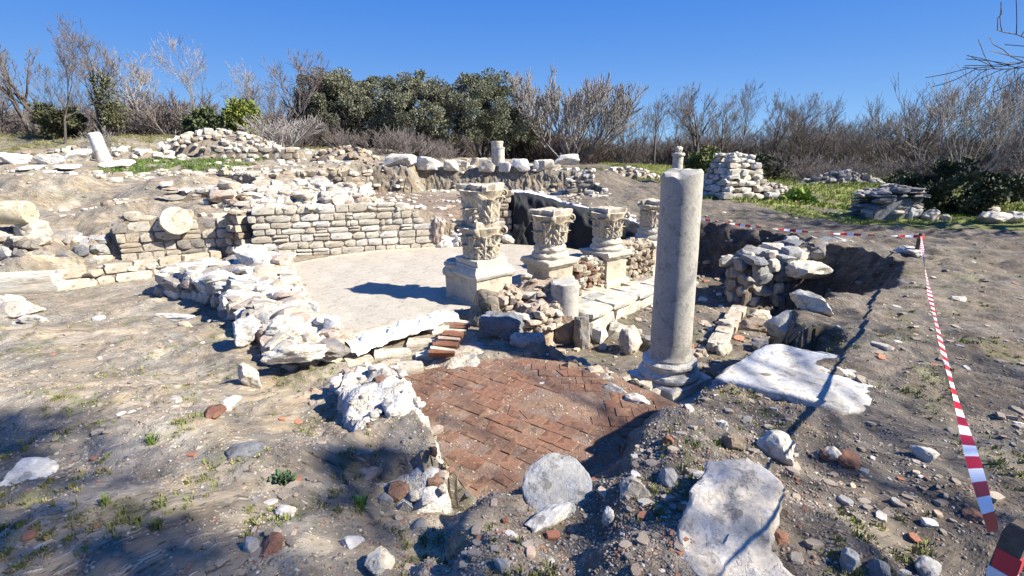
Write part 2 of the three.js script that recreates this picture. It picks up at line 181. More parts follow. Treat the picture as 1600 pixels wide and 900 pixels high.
// coursed wall along a path; its group stands at the path's start
function wall({ name, label, category = 'wall', path, base, top, th = 0.5, course = [0.13, 0.18], len = [0.2, 0.42], mats = PALE, seed = 1, back = false, cap = 1, set = BLOCK, gap = 0.014, jit = 0.02, skip, core = M.mortarDark, deep = 0.26, drop = 0.06 }) {
  const r = rng(seed), seg = []; let L = 0; for (let i = 1; i < path.length; i++) { const d = Math.hypot(path[i][0] - path[i - 1][0], path[i][1] - path[i - 1][1]); seg.push([L, d]); L += d; }
  const g = thing(name, label, category, [path[0][0], base, path[0][1]]);
  const P = (s) => { let i = seg.findIndex(([a, d]) => s <= a + d); if (i < 0) i = seg.length - 1; const [a, d] = seg[i], t = (s - a) / d, p = path[i], q = path[i + 1], tx = (q[0] - p[0]) / d, tz = (q[1] - p[1]) / d; return { x: lerp(p[0], q[0], t) - path[0][0], z: lerp(p[1], q[1], t) - path[0][1], tx, tz, nx: -tz, nz: tx, a: -Math.atan2(tz, tx) }; };
  // core
  const n = Math.max(6, Math.round(L / 0.12)), pos = [], idx = [], y0 = -0.3, hw = th / 2 - 0.045;
  for (let i = 0; i <= n; i++) { const s = lerp(0.04, L - 0.04, i / n), p = P(s), t = Math.max(0.02, top(s / L) - base - drop + n2(s * 6, seed) * 0.02); for (const [k, y] of [[hw, y0], [hw, t], [-hw, t - 0.01], [-hw, y0]]) pos.push(p.x + p.nx * k, y, p.z + p.nz * k); if (i) { const b = i * 4, a = b - 4; for (let k = 0; k < 4; k++) { const k2 = (k + 1) % 4; idx.push(a + k, b + k, a + k2, b + k, b + k2, a + k2); } } }
  idx.push(0, 1, 2, 0, 2, 3, n * 4, n * 4 + 2, n * 4 + 1, n * 4, n * 4 + 3, n * 4 + 2);
  const cg = new THREE.BufferGeometry(); cg.setAttribute('position', new THREE.Float32BufferAttribute(pos, 3)); cg.setIndex(idx); part(g, 'mortar_core', boxUV(toCreasedNormals(cg.toNonIndexed(), 0.5)), core);
  let hi = 0; for (let i = 0; i <= 40; i++) hi = Math.max(hi, top(i / 40) - base);
  for (const side of back ? [1, -1] : [1]) for (let y = 0; y < hi - 0.03;) {
    const h = rr(r, ...course); let s = -rr(r, 0, 0.1);
    while (s < L - 0.05) { let l = rr(r, ...len) * (r() < 0.2 ? 0.55 : 1); l = Math.min(l, L - s + 0.03); const c = clamp(s + l / 2, 0, L), t = top(c / L) - base; let hh = h;
      if (y + h * 0.55 < t && l > 0.07 && !(skip && skip(c, y, L))) { const p = P(c), d = deep * rr(r, 0.85, 1.15), off = side * (th / 2 - d / 2 + rr(r, -jit, jit)); if (r() < 0.12 && h > 0.12) { addStone(g, r, set, mats, [p.x + p.nx * off, y + h * 0.27, p.z + p.nz * off], [l - gap, h * 0.5 - gap, d], [0, p.a, rr(r, -0.03, 0.03)]); addStone(g, r, set, mats, [p.x + p.nx * off, y + h * 0.76, p.z + p.nz * off], [l - gap, h * 0.46 - gap, d], [0, p.a, rr(r, -0.03, 0.03)]); }
        else addStone(g, r, set, mats, [p.x + p.nx * off, y + h / 2 + rr(r, -0.006, 0.006), p.z + p.nz * off], [l - gap, hh - gap, d], [rr(r, -0.03, 0.03), p.a + rr(r, -0.04, 0.04), rr(r, -0.035, 0.035)]); }
      s += l; }
    y += h; }
  const nc = Math.round(cap * L * th * 16); for (let i = 0; i < nc; i++) { const s = r() * L, p = P(s), k = rr(r, -1, 1) * (th / 2 - 0.08), t = top(s / L) - base, w = rr(r, 0.13, 0.32); addStone(g, r, LUMP, mats, [p.x + p.nx * k, t - 0.05, p.z + p.nz * k], [w, rr(r, 0.08, 0.14), w * rr(r, 0.6, 0.95)], [rr(r, -0.15, 0.15), r() * 6, rr(r, -0.15, 0.15)]); }
  return g;
}
// a lump of earth and mortar on a footprint, with steep uneven sides
function lumpGeo(poly, yTop, yBase, { res = 0.05, edge = 0.12, amp = 0.04, seed = 0 } = {}) {
  let x0 = 1e9, x1 = -1e9, z0 = 1e9, z1 = -1e9; for (const [x, z] of poly) { x0 = Math.min(x0, x); x1 = Math.max(x1, x); z0 = Math.min(z0, z); z1 = Math.max(z1, z); }
  x0 -= edge; x1 += edge; z0 -= edge; z1 += edge; const nx = Math.ceil((x1 - x0) / res), nz = Math.ceil((z1 - z0) / res), pos = [], idx = [], ok = [];
  for (let j = 0; j <= nz; j++) for (let i = 0; i <= nx; i++) { const x = x0 + i * res, z = z0 + j * res, d = -polyDist(poly, x, z) + n2(x * 4 + seed, z * 4) * 0.05 + n2(x * 11, z * 11 + seed) * 0.02, t = sstep(-edge * 0.5, edge * 0.5, d), yt = typeof yTop === 'function' ? yTop(x, z) : yTop, y = lerp(yBase, yt, t) + t * (n2(x * 3 + seed, z * 3) * amp + n2(x * 9, z * 9 + seed) * amp * 0.5 + n2(x * 24, z * 24 + seed) * amp * 0.2); pos.push(x, y, z); ok.push(d > -edge * 0.9); }
  for (let j = 0; j < nz; j++) for (let i = 0; i < nx; i++) { const a = j * (nx + 1) + i, b = a + 1, c = a + nx + 1, d = c + 1; if (ok[a] || ok[b] || ok[c] || ok[d]) idx.push(a, c, b, b, c, d); }
  const g = new THREE.BufferGeometry(); g.setAttribute('position', new THREE.Float32BufferAttribute(pos, 3)); g.setIndex(idx); return boxUV(toCreasedNormals(g.toNonIndexed(), 0.9));
}
// rubble: a lump with stones bedded in its top and sides
function rubble({ name, label, category = 'wall', poly, top, base, n = 60, size = [0.12, 0.34], mats = MIX, seed = 3, core = M.mortar, flatness = 0.5, amp = 0.04, faceRows = 2, edge = 0.12 }) {
  const r = rng(seed), g = thing(name, label, category, [poly[0][0], base, poly[0][1]]), ox = poly[0][0], oz = poly[0][1], T = typeof top === 'function' ? top : () => top;
  const cg = lumpGeo(poly, T, base - 0.25, { amp, seed, edge }); cg.translate(-ox, -base, -oz); part(g, 'mortar_bed', cg, core);
  let x0 = 1e9, x1 = -1e9, z0 = 1e9, z1 = -1e9; for (const [x, z] of poly) { x0 = Math.min(x0, x); x1 = Math.max(x1, x); z0 = Math.min(z0, z); z1 = Math.max(z1, z); }
  for (let i = 0, k = 0; i < n && k < n * 30; k++) { const x = rr(r, x0, x1), z = rr(r, z0, z1); if (polyDist(poly, x, z) > -0.03) continue; i++; const w = rr(r, ...size) * (r() < 0.25 ? 1.3 : 1), h = w * rr(r, 0.22, flatness + 0.1); addStone(g, r, LUMP, mats, [x - ox, T(x, z) - base + rr(r, -0.25, 0.3) * h, z - oz], [w, h, w * rr(r, 0.55, 0.95)], [rr(r, -0.3, 0.3), r() * 6.3, rr(r, -0.3, 0.3)]); }
  for (let i = 0, j = poly.length - 1; i < poly.length; j = i++) { const [ax, az] = poly[j], [bx, bz] = poly[i], L = Math.hypot(bx - ax, bz - az), a = -Math.atan2(bz - az, bx - ax); for (let row = 0; row < faceRows; row++) for (let s = 0.05; s < L;) { const l = rr(r, size[0], size[1] * 1.1), t = (s + l / 2) / L; if (t > 1.05) break; const x = lerp(ax, bx, t), z = lerp(az, bz, t), hT = T(x, z) - base, h = hT / faceRows; if (hT > 0.06) addStone(g, r, LUMP, mats, [x - ox, h * (row + 0.5) + rr(r, -0.02, 0.02), z - oz], [l, Math.min(h * 1.05, l * 0.9), rr(r, 0.14, 0.24)], [rr(r, -0.2, 0.2), a + rr(r, -0.25, 0.25), rr(r, -0.2, 0.2)]); s += l * 0.95; } }
  return g;
}
// stones heaped on a footprint, the heap's height falling to its rim
function heap({ name, label, category = 'stone pile', at: [cx, cy, cz], rx, rz, h, n, size, mats = PALE, seed = 7, set = LUMP, steep = 0.5 }) {
  const r = rng(seed), g = thing(name, label, category, [cx, cy, cz]);
  const cg = lumpGeo([...Array(14)].map((_, i) => [Math.cos(i / 14 * 6.283) * rx * 0.9, Math.sin(i / 14 * 6.283) * rz * 0.9]), (x, z) => h * 0.78 * Math.max(0, 1 - Math.pow(Math.hypot(x / rx, z / rz), 1 / steep)), -0.25, { res: 0.12, amp: 0.04, seed }); part(g, 'earth_fill', cg, M.mortarDark);
  for (let i = 0; i < n; i++) { const q = Math.sqrt((i + 0.5) / n), a = i * 2.39996 + rr(r, -0.3, 0.3), x = Math.cos(a) * q * rx, z = Math.sin(a) * q * rz, w = rr(r, ...size), y = h * 0.85 * Math.max(0, 1 - Math.pow(q, 1 / steep)); addStone(g, r, set, mats, [x, y + w * 0.1, z], [w, w * rr(r, 0.4, 0.75), w * rr(r, 0.6, 0.95)], [rr(r, -0.35, 0.35), r() * 6.3, rr(r, -0.35, 0.35)]); }
  return g;
}
function lathe(profile, seg = 40, noise = 0.004, o = 0) { let g = new THREE.LatheGeometry(profile.map(([x, y]) => new THREE.Vector2(x, y)), seg); g.deleteAttribute('normal'); g.deleteAttribute('uv'); g = mergeVertices(g, 1e-5); warp(g, (v) => { const k = n3(v.x * 5 + o, v.y * 5, v.z * 5) * noise + n3(v.x * 15, v.y * 15 + o, v.z * 15) * noise * 0.5; const q = Math.hypot(v.x, v.z) || 1; v.x += v.x / q * k; v.z += v.z / q * k; v.y += k * 0.6; }); return boxUV(toCreasedNormals(g, 0.6)); }
function squared(profile, noise = 0.006, o = 0, seg = 8) {               // a square moulded block: [half width, height] up the profile
  const pos = [], idx = [], ring = seg * 4; profile.forEach(([w, y]) => { for (let s = 0; s < 4; s++) for (let k = 0; k < seg; k++) { const t = -1 + 2 * k / seg, [x, z] = [[t, -1], [1, t], [-t, 1], [-1, -t]][s]; pos.push(x * w, y, z * w); } });
  for (let j = 1; j < profile.length; j++) for (let i = 0; i < ring; i++) { const a = (j - 1) * ring + i, b = (j - 1) * ring + (i + 1) % ring, c = a + ring, d = b + ring; idx.push(a, c, b, b, c, d); }
  const top = pos.length / 3; pos.push(0, profile.at(-1)[1], 0); pos.push(0, profile[0][1], 0); const b0 = (profile.length - 1) * ring; for (let i = 0; i < ring; i++) { idx.push(b0 + i, top, b0 + (i + 1) % ring); idx.push(i, (i + 1) % ring, top + 1); }
  const g = new THREE.BufferGeometry(); g.setAttribute('position', new THREE.Float32BufferAttribute(pos, 3)); g.setIndex(idx);
  warp(g, (v) => { const e = Math.abs(v.x) > 0.8 * Math.abs(v.z) && Math.abs(v.z) > 0.8 * Math.abs(v.x) ? 2.4 : 1; const k = noise * e; v.x += n3(v.x * 6 + o, v.y * 6, v.z * 6) * k; v.z += n3(v.x * 6, v.y * 6 + o, v.z * 6) * k; v.y += n3(v.x * 5, v.y * 5, v.z * 5 + o) * k * 0.7; });
  return boxUV(toCreasedNormals(g.toNonIndexed(), 0.5));
}

// ---------------------------------------------------------------- carved capitals
const bell = (v) => 0.208 + 0.01 * v + 0.085 * v * v;         // radius of the bell for a capital of height 1 = 0.5 m
function leafGeo(h, w0, curl, seed) {                                    // an acanthus leaf hugging the bell, tip curling out
  const nu = 14, nv = 18, pos = [], idx = [], o = seed * 7.3;
  for (const side of [0, 1]) for (let j = 0; j <= nv; j++) for (let i = 0; i <= nu; i++) {
    const u = -1 + 2 * i / nu, v = j / nv, lobes = 1 + 0.20 * Math.cos(v * 21) * Math.abs(u), w = w0 * (0.62 + 0.55 * Math.sin(Math.PI * clamp(v * 0.86 + 0.08))) * (v > 0.86 ? 1 - (v - 0.86) * 4.2 : 1) * lobes;
    const c = clamp((v - 0.68) / 0.32), rib = 0.020 * Math.exp(-u * u * 30) + 0.015 * Math.cos(19 * (v - 0.55 * Math.abs(u))) * sstep(0.1, 0.3, Math.abs(u)) - 0.030 * u * u * u * u, r = bell(v * h / 0.5) + 0.030 + rib + curl * c * c + n3(u * 2 + o, v * 4, side) * 0.006 - (side ? 0.03 : 0), y = v * h - 0.10 * h * c * c * c * 2.2, th = u * w / r;
    pos.push(Math.sin(th) * r, y, Math.cos(th) * r);
  }
  const m = (nu + 1) * (nv + 1), q = (s, i, j) => s * m + j * (nu + 1) + i;
  for (let j = 0; j < nv; j++) for (let i = 0; i < nu; i++) { idx.push(q(0, i, j), q(0, i + 1, j), q(0, i, j + 1), q(0, i + 1, j), q(0, i + 1, j + 1), q(0, i, j + 1)); idx.push(q(1, i, j), q(1, i, j + 1), q(1, i + 1, j), q(1, i + 1, j), q(1, i, j + 1), q(1, i + 1, j + 1)); }
  for (let j = 0; j < nv; j++) for (const i of [0, nu]) idx.push(q(0, i, j), q(0, i, j + 1), q(1, i, j), q(1, i, j), q(0, i, j + 1), q(1, i, j + 1));
  for (let i = 0; i < nu; i++) idx.push(q(0, i, nv), q(0, i + 1, nv), q(1, i, nv), q(1, i, nv), q(0, i + 1, nv), q(1, i + 1, nv));
  const g = new THREE.BufferGeometry(); g.setAttribute('position', new THREE.Float32BufferAttribute(pos, 3)); g.setIndex(idx); return boxUV(toCreasedNormals(g.toNonIndexed(), 0.9));
}
const LEAF_LOW = [0, 1, 2].map((i) => leafGeo(0.23 - i * 0.014, 0.11, 0.06 - i * 0.014, i)), LEAF_HIGH = [3, 4, 5].map((i) => leafGeo(0.40 - (i - 3) * 0.02, 0.10, 0.045 - (i - 3) * 0.012, i));
function capital(label, pos, turn, m, { s = 1, worn = 0, seed = 1, stripped = false } = {}) {
  const g = thing('carved_capital', label, 'capital', pos, turn, 'carved capitals set up on the pedestals'); g.scale.setScalar(s); const r = rng(seed);
  const prof = [[0, 0]]; for (let i = 0; i <= 14; i++) prof.push([bell(i / 14) + (i === 0 ? 0.012 : 0) + (stripped ? 0.02 * Math.sin(i * 1.1) : 0), i / 14 * 0.43]); prof.push([0, 0.43]); part(g, 'bell', lathe(prof, 48, 0.012 + worn * 0.02, seed), m);
  for (let i = 0; i < 8; i++) if (r() > worn) part(g, 'acanthus_leaf', LEAF_LOW[i % 3], m, [0, 0.008, 0], [0, i * Math.PI / 4, 0]);
  for (let i = 0; i < 8; i++) if (r() > worn) part(g, 'acanthus_leaf', LEAF_HIGH[i % 3], m, [0, 0.01, 0], [0, (i + 0.5) * Math.PI / 4, 0]);
  for (let i = 0; i < 4; i++) if (r() > worn * 0.8) { // corner scrolls under the slab
    const pts = []; for (let k = 0; k <= 26; k++) { const a = k / 26 * 7.5 + 0.4, q = 0.055 * (1 - k / 34); pts.push(new THREE.Vector3(0, 0.375 + Math.cos(a) * q, 0.315 + Math.sin(a) * q)); } pts.unshift(new THREE.Vector3(0, 0.26, 0.235), new THREE.Vector3(0, 0.36, 0.255));
    const c = warp(new THREE.TubeGeometry(new THREE.CatmullRomCurve3(pts), 44, 0.017, 6), (v) => { v.x *= 2.3; }); part(g, 'volute', finish(c, 0.9), m, null, [0, Math.PI / 4 + i * Math.PI / 2, 0]); }
  // slab with hollowed sides
  const sh = [], N = 10, hw = 0.246; for (let e = 0; e < 4; e++) for (let k = 0; k < N; k++) { const t = -1 + 2 * k / N, b = hw - 0.055 * (1 - t * t) + (Math.abs(t) < 0.22 ? 0.03 : 0), chip = Math.max(0, n2(e * 7 + t * 2, seed * 3.1)) * 0.09 * (0.7 + worn), q = [[t * hw, -b + chip], [b - chip, t * hw], [-t * hw, b - chip], [-b + chip, -t * hw]][e]; sh.push(q); }
  const pos2 = [], idx = [], n = sh.length; for (const [y, k] of [[0.415, 0.93], [0.435, 0.96], [0.455, 0.97], [0.47, 1], [0.50, 1.0], [0.51, 0.94]]) for (const [x, z] of sh) pos2.push(x * k + n3(x * 9, y * 9, z * 9 + seed) * 0.008, y + n3(x * 5 + seed, 0, z * 5) * 0.010 * (y > 0.49 ? 1.6 : 0.5), z * k);
  for (let j = 1; j < 6; j++) for (let i = 0; i < n; i++) { const a = (j - 1) * n + i, b = (j - 1) * n + (i + 1) % n; idx.push(a, a + n, b, b, a + n, b + n); } pos2.push(0, 0.505, 0, 0, 0.425, 0); const t0 = pos2.length / 3 - 2; for (let i = 0; i < n; i++) idx.push(5 * n + i, t0, 5 * n + (i + 1) % n, i, (i + 1) % n, t0 + 1);
  const ag = new THREE.BufferGeometry(); ag.setAttribute('position', new THREE.Float32BufferAttribute(pos2, 3)); ag.setIndex(idx); part(g, 'abacus', boxUV(toCreasedNormals(ag.toNonIndexed(), 0.6)), m);
  return g;
}
console.log('shapes ready');

// ---------------------------------------------------------------- the great column and the colonnade
{
  const [x, z] = at(1049, 606, -0.98), y = -0.98, g = thing('standing_column', 'tall plain grey marble column shaft standing on a moulded base', 'column', [x, y, z - 0.12], 0.62); g.rotation.set(0, 0.62, 0.028, 'ZYX');
  part(g, 'foundation_slab', squared([[0.52, -0.18], [0.53, -0.02], [0.50, 0.0]], 0.02, 3), M.marbleGrey, [-0.06, 0, 0.05], [0, 0.1, 0]);
  part(g, 'plinth', squared([[0.325, 0.0], [0.335, 0.02], [0.335, 0.10], [0.315, 0.115]], 0.012, 9), M.marble);
  part(g, 'moulded_base', lathe([[0, 0.112], [0.30, 0.112], [0.33, 0.135], [0.335, 0.165], [0.315, 0.195], [0.285, 0.205], [0.272, 0.225], [0.268, 0.245], [0.285, 0.262], [0.298, 0.28], [0.296, 0.305], [0.272, 0.325], [0.255, 0.335], [0, 0.335]], 56, 0.008, 4), M.marble);
  const prof = [[0, 0.33], [0.245, 0.33], [0.245, 0.36], [0.228, 0.385], [0.222, 0.42]]; for (let i = 1; i <= 30; i++) prof.push([0.222 - 0.020 * i / 30, 0.42 + i / 30 * 1.93]); prof.push([0.18, 2.372], [0.12, 2.375], [0.05, 2.37], [0, 2.37]);
  const sh = lathe(prof, 72, 0.0016, 8); warp(sh, (v) => { if (v.y > 2.3) v.y += -0.05 * sstep(0.02, -0.2, v.x) * sstep(2.3, 2.36, v.y) + n3(v.x * 8, 1, v.z * 8) * 0.016; if (v.y > 2.0) { const a = Math.atan2(v.z, v.x); const chip = Math.exp(-(((a - 2.6) / 0.5) ** 2)) * sstep(2.24, 2.37, v.y) * 0.05; v.x *= 1 - chip * 3; v.z *= 1 - chip * 3; } });
  sh.computeVertexNormals(); part(g, 'shaft', boxUV(toCreasedNormals(sh.deleteAttribute('normal') , 0.5)), dressed([0.49, 0.465, 0.41]));
}
const AX = Math.atan2(0.62, 0.78);                                       // turn of the colonnade
const pedMat = dressed([0.60, 0.53, 0.42], 0.006), baseMat = dressed([0.62, 0.57, 0.48], 0.007), capMat = stone([0.66, 0.59, 0.47], 0.008);
{ // corner pedestal with a half column moulded onto its side
  const g = thing('corner_pedestal', 'square moulded pedestal with a half round base on its side, carrying two stacked capitals', 'pedestal', [-0.46, -0.66, -7.02], AX + 0.02);
  part(g, 'footing', squared([[0.37, -0.25], [0.37, 0.06], [0.345, 0.09]], 0.008, 1), pedMat);
  part(g, 'die', squared([[0.325, 0.085], [0.325, 0.44]], 0.005, 2), pedMat);
  part(g, 'cornice', squared([[0.33, 0.44], [0.35, 0.455], [0.36, 0.48], [0.365, 0.50], [0.35, 0.515], [0.34, 0.55], [0.31, 0.585], [0.295, 0.60], [0.292, 0.62], [0.28, 0.625]], 0.007, 3), baseMat);
  part(g, 'plinth', squared([[0.275, 0.622], [0.275, 0.70], [0.262, 0.712]], 0.008, 4), baseMat);
  part(g, 'half_column_die', lathe([[0, -0.2], [0.23, -0.2], [0.23, 0.05], [0.20, 0.09], [0.20, 0.39], [0.24, 0.41], [0.25, 0.45], [0.24, 0.49], [0.205, 0.52], [0.20, 0.535], [0.22, 0.55], [0.222, 0.58], [0.195, 0.60], [0.185, 0.62], [0, 0.62]], 40, 0.008, 6), pedMat, [-0.17, 0, -0.37]);
  const r = rng(3); for (let i = 0; i < 5; i++) addStone(g, r, BLOCK, [M.marbleGrey, M.marble], [-0.42 + i * 0.03, 0.02, 0.42 + i * 0.02], [0.3, 0.06, 0.16], [0.1, 0.4 + i, 0.1], 'floor_fragment');
}
capital('lower crisp leafy capital under another one on the corner pedestal', [-0.46, 0.052, -7.02], AX, capMat, { s: 1.06, seed: 3 });
capital('upper worn capital with a chipped broad top, resting on another capital', [-0.45, 0.585, -7.02], AX + 0.3, capMat, { s: 1.04, worn: 0.35, seed: 8 });
function pedestal(name, label, x, z, top, bottom, opts = {}) {
  const g = thing(name, label, 'pedestal', [x, bottom, z], AX + (opts.turn ?? 0)), h = top - bottom, b = h - 0.34;
  part(g, 'footing', squared([[0.34, -0.2], [0.34, 0.1], [0.315, 0.13], [0.30, 0.16]], 0.008, x), pedMat);
  part(g, 'die', squared([[0.272, 0.15], [0.268, 0.2], [0.268, b - 0.06], [0.275, b - 0.04]], 0.006, x + 1), pedMat);
  part(g, 'cornice', squared([[0.275, b - 0.05], [0.30, b - 0.03], [0.315, b], [0.34, b + 0.025], [0.345, b + 0.08], [0.33, b + 0.095]], 0.012, x + 2), baseMat);
  part(g, 'column_base', lathe([[0, b + 0.09], [0.28, b + 0.09], [0.30, b + 0.115], [0.305, b + 0.145], [0.29, b + 0.17], [0.262, b + 0.185], [0.252, b + 0.21], [0.262, b + 0.225], [0.272, b + 0.25], [0.262, b + 0.275], [0.24, b + 0.295], [0.235, h], [0, h]], 48, opts.worn ?? 0.010, x + 3), baseMat);
  return g;
}
pedestal('pedestal', 'pedestal with a heavy chipped cornice behind the short column stub', 0.63, -7.8, 0.12, -0.78, { worn: 0.016 });
capital('leafy capital with curled corners behind the short column stub', [0.63, 0.12, -7.8], AX + 0.15, capMat, { s: 1.06, seed: 14, worn: 0.1 });
pedestal('pedestal', 'tall smooth pedestal with a crisp plinth beside the step slabs', 1.74, -8.7, 0.06, -0.86);
capital('deeply carved capital in front of the end of the black sheet', [1.74, 0.06, -8.7], AX - 0.1, capMat, { s: 1.03, seed: 21, worn: 0.05 });
pedestal('pedestal', 'mossy worn pedestal partly hidden by the tall column', 2.80, -9.55, 0.12, -0.86, { worn: 0.02 });
capital('battered plain capital partly hidden by the tall column', [2.80, 0.12, -9.55], AX + 0.2, capMat, { s: 1.0, seed: 33, worn: 0.75, stripped: true });
{ // short stub
  const p = at(882, 500, -0.86), g = solo('column_stub', warp(lathe([[0, -0.1], [0.205, -0.1], [0.205, 0.0], [0.203, 0.3], [0.205, 0.55], [0.2, 0.66], [0.17, 0.675], [0.1, 0.67], [0, 0.668]], 48, 0.008, 2), (v) => { if (v.y > 0.6) v.y += v.x * 0.05 + n3(v.x * 9, 0, v.z * 9) * 0.02; }), dressed([0.50, 0.48, 0.44], 0.008), 'short broken grey marble column stub with a dowel notch on top', 'column stub');
  g.position.set(p[0], -0.93, p[1]); g.rotation.z = 0.02;
}
// stylobate: steps of marble slabs under the colonnade
{
  const u = [0.70, -0.714], v = [-0.714, -0.70], o = [1.2, -6.72], W = (a, b) => [o[0] + u[0] * a + v[0] * b, o[1] + u[1] * a + v[1] * b];
  const g = thing('stepped_platform', 'stepped platform of marble slabs and plastered blocks below the capitals', 'platform', [o[0], -1.2, o[1]], Math.atan2(0.714, 0.70)), r = rng(77);
  // local x runs along the colonnade, local -z into it
  const blk = (x0, x1, y0, y1, z0, z1, m, set = BLOCK, name = 'slab') => part(g, name, pick(r, set), m, [(x0 + x1) / 2, (y0 + y1) / 2 + 0, -(z0 + z1) / 2], [rr(r, -0.012, 0.012), rr(r, -0.02, 0.02), rr(r, -0.012, 0.012)], [x1 - x0 - 0.012, y1 - y0, z1 - z0 - 0.012]);
  part(g, 'core', new THREE.BoxGeometry(3.3, 0.36, 1.75), M.mortarDark, [1.8, 0.14, -1.0]);
  for (let x = 0; x < 3.3;) { const l = rr(r, 0.5, 0.85); blk(x, Math.min(3.4, x + l), -0.1, 0.36, 0, 0.2, M.limePale, BLOCK, 'riser_block'); x += l; }
  for (let x = -0.05; x < 3.3;) { const l = rr(r, 0.5, 0.9); blk(x, Math.min(3.4, x + l), 0.36, 0.47, -0.04, 0.42, pick(r, [M.limePale, M.marble, M.white]), BLOCK, 'nosing_slab'); x += l; }
  for (let row = 0; row < 2; row++) for (let x = 0.2 + row * 0.2; x < 3.4;) { const l = rr(r, 0.3, 0.6); blk(x, x + l, 0.30, 0.40 + rr(r, 0, 0.05), 0.42 + row * 0.28, 0.70 + row * 0.28, pick(r, [M.lime, M.limePale, M.marbleGrey, M.schist])); x += l; }
  for (let x = 0.75; x < 4.0;) { const l = rr(r, 0.45, 0.8); blk(x, x + l, 0.28, 0.52, 0.98, 1.32, pick(r, [M.limePale, M.lime]), BLOCK, 'plinth_course'); x += l; }
  // stones at the shaded end
  for (let z = 0.02, i = 0; z < 1.1; i++) { const l = rr(r, 0.2, 0.34); blk(-0.15, 0.1, -0.15 + rr(r, 0, 0.1), rr(r, 0.2, 0.46), z, z + l, pick(r, DARK), i % 2 ? LUMP : BLOCK, 'end_stone'); z += l; }
  for (let i = 0; i < 26; i++) part(g, 'stone', pick(r, LUMP), pick(r, MIX), [rr(r, -0.2, 0.5), rr(r, 0.30, 0.44), -rr(r, 0.3, 1.3)], [rr(r, -0.3, 0.3), r() * 6, 0], [rr(r, 0.1, 0.25), rr(r, 0.06, 0.13), rr(r, 0.1, 0.2)]);
  blk(0.16, 0.62, -0.2, 0.22, -0.36, -0.08, M.lime, LUMP, 'fallen_block'); blk(-0.12, 0.12, 0.05, 0.28, -0.24, -0.04, M.white, LUMP, 'fallen_block');
}
// low walls of brick and rubble between the pedestals
rubble({ name: 'brick_rubble_wall', label: 'low wall of brick chips and mortar between the corner pedestal and the stub', poly: [[-0.2, -6.75], [0.28, -6.2], [0.62, -6.5], [0.95, -7.1], [0.75, -7.75], [0.15, -7.45]], top: (x, z) => -0.44 + 0.10 * n2(x * 2, z * 2) - Math.max(0, (z + 6.9)) * 0.30, base: -0.85, n: 60, faceRows: 3, size: [0.05, 0.16], mats: [M.limeWarm, M.brown, M.pink, M.lime, M.limeWarm, M.limePale], seed: 31, core: stone([0.42, 0.33, 0.25], 0.02), amp: 0.05 });
rubble({ name: 'brick_rubble_wall', label: 'stretch of brick rubble wall between the leafy capital and the smooth pedestal', poly: [[0.75, -8.05], [1.0, -7.85], [1.62, -8.4], [1.5, -8.75]], top: -0.30, base: -0.85, n: 60, faceRows: 5, size: [0.07, 0.19], mats: [M.limeWarm, M.limeWarm, M.lime, M.limeWarm, M.brickE, M.limePale], seed: 32, core: stone([0.44, 0.34, 0.25], 0.02) });
rubble({ name: 'brick_rubble_wall', label: 'mossy stretch of rubble wall between the two farthest pedestals', poly: [[1.9, -9.05], [2.1, -8.75], [2.7, -9.2], [2.55, -9.5]], top: -0.12, base: -0.85, n: 50, faceRows: 6, size: [0.05, 0.15], mats: [M.limeWarm, M.brown, M.lime, M.limeWarm], seed: 33, core: stone([0.36, 0.31, 0.2], 0.02) });

// ---------------------------------------------------------------- floors
{ // grey sand-covered floor
  const poly = [[-4.45, -9.2], [-3.62, -7.6], [-2.55, -5.85], [-2.1, -5.42], [-0.92, -6.28], [-0.2, -6.9], [0.5, -7.7], [1.3, -8.6], [2.4, -9.7], [1.2, -10.9], [-0.1, -11.3], [-1.75, -10.95], [-3.3, -10.35]];
  const sh = new THREE.Shape(poly.map(([x, z]) => new THREE.Vector2(x, -z))); let g = new THREE.ExtrudeGeometry(sh, { depth: 0.03, bevelEnabled: true, bevelSize: 0.02, bevelThickness: 0.01, bevelSegments: 1 }); g.rotateX(-Math.PI / 2); g.translate(0, -0.63, 0); g = boxUV(g.deleteAttribute('uv'));
  const m = new THREE.Mesh(g, M.felt); m.name = 'grey_floor'; scene.add(m); tag(m, 'flat grey sand spread over the floor beside the capitals', 'floor', null, 'structure');
}
{ // brown edging strip of the sand bed: folds of brown sheet along the rim
  const strip = (pts, w, label) => { const c = new THREE.CatmullRomCurve3(pts.map((p) => new THREE.Vector3(...p))); const g = warp(new THREE.TubeGeometry(c, 90, w, 8), (v) => { v.y = -0.60 + (v.y + 0.60) * 0.35 + n3(v.x * 6, 0, v.z * 6) * 0.01; v.x += n3(v.x * 5, 3, v.z * 5) * 0.02; v.z += n3(v.x * 5, 7, v.z * 5) * 0.02; }); solo('edging_sheet', finish(g, 1.2), mat([0.50, 0.37, 0.25]), label, 'ground sheet'); };
  strip([[-2.5, -0.59, -5.9], [-2.08, -0.59, -5.42], [-1.5, -0.59, -5.9], [-0.95, -0.59, -6.3]], 0.05, 'brown sheet edge of the grey floor behind the white cloth');
  strip([[-4.4, -0.59, -9.2], [-3.3, -0.59, -10.3], [-1.75, -0.59, -10.9]], 0.05, 'brown sheet edge of the grey floor at the foot of the ashlar wall');
}
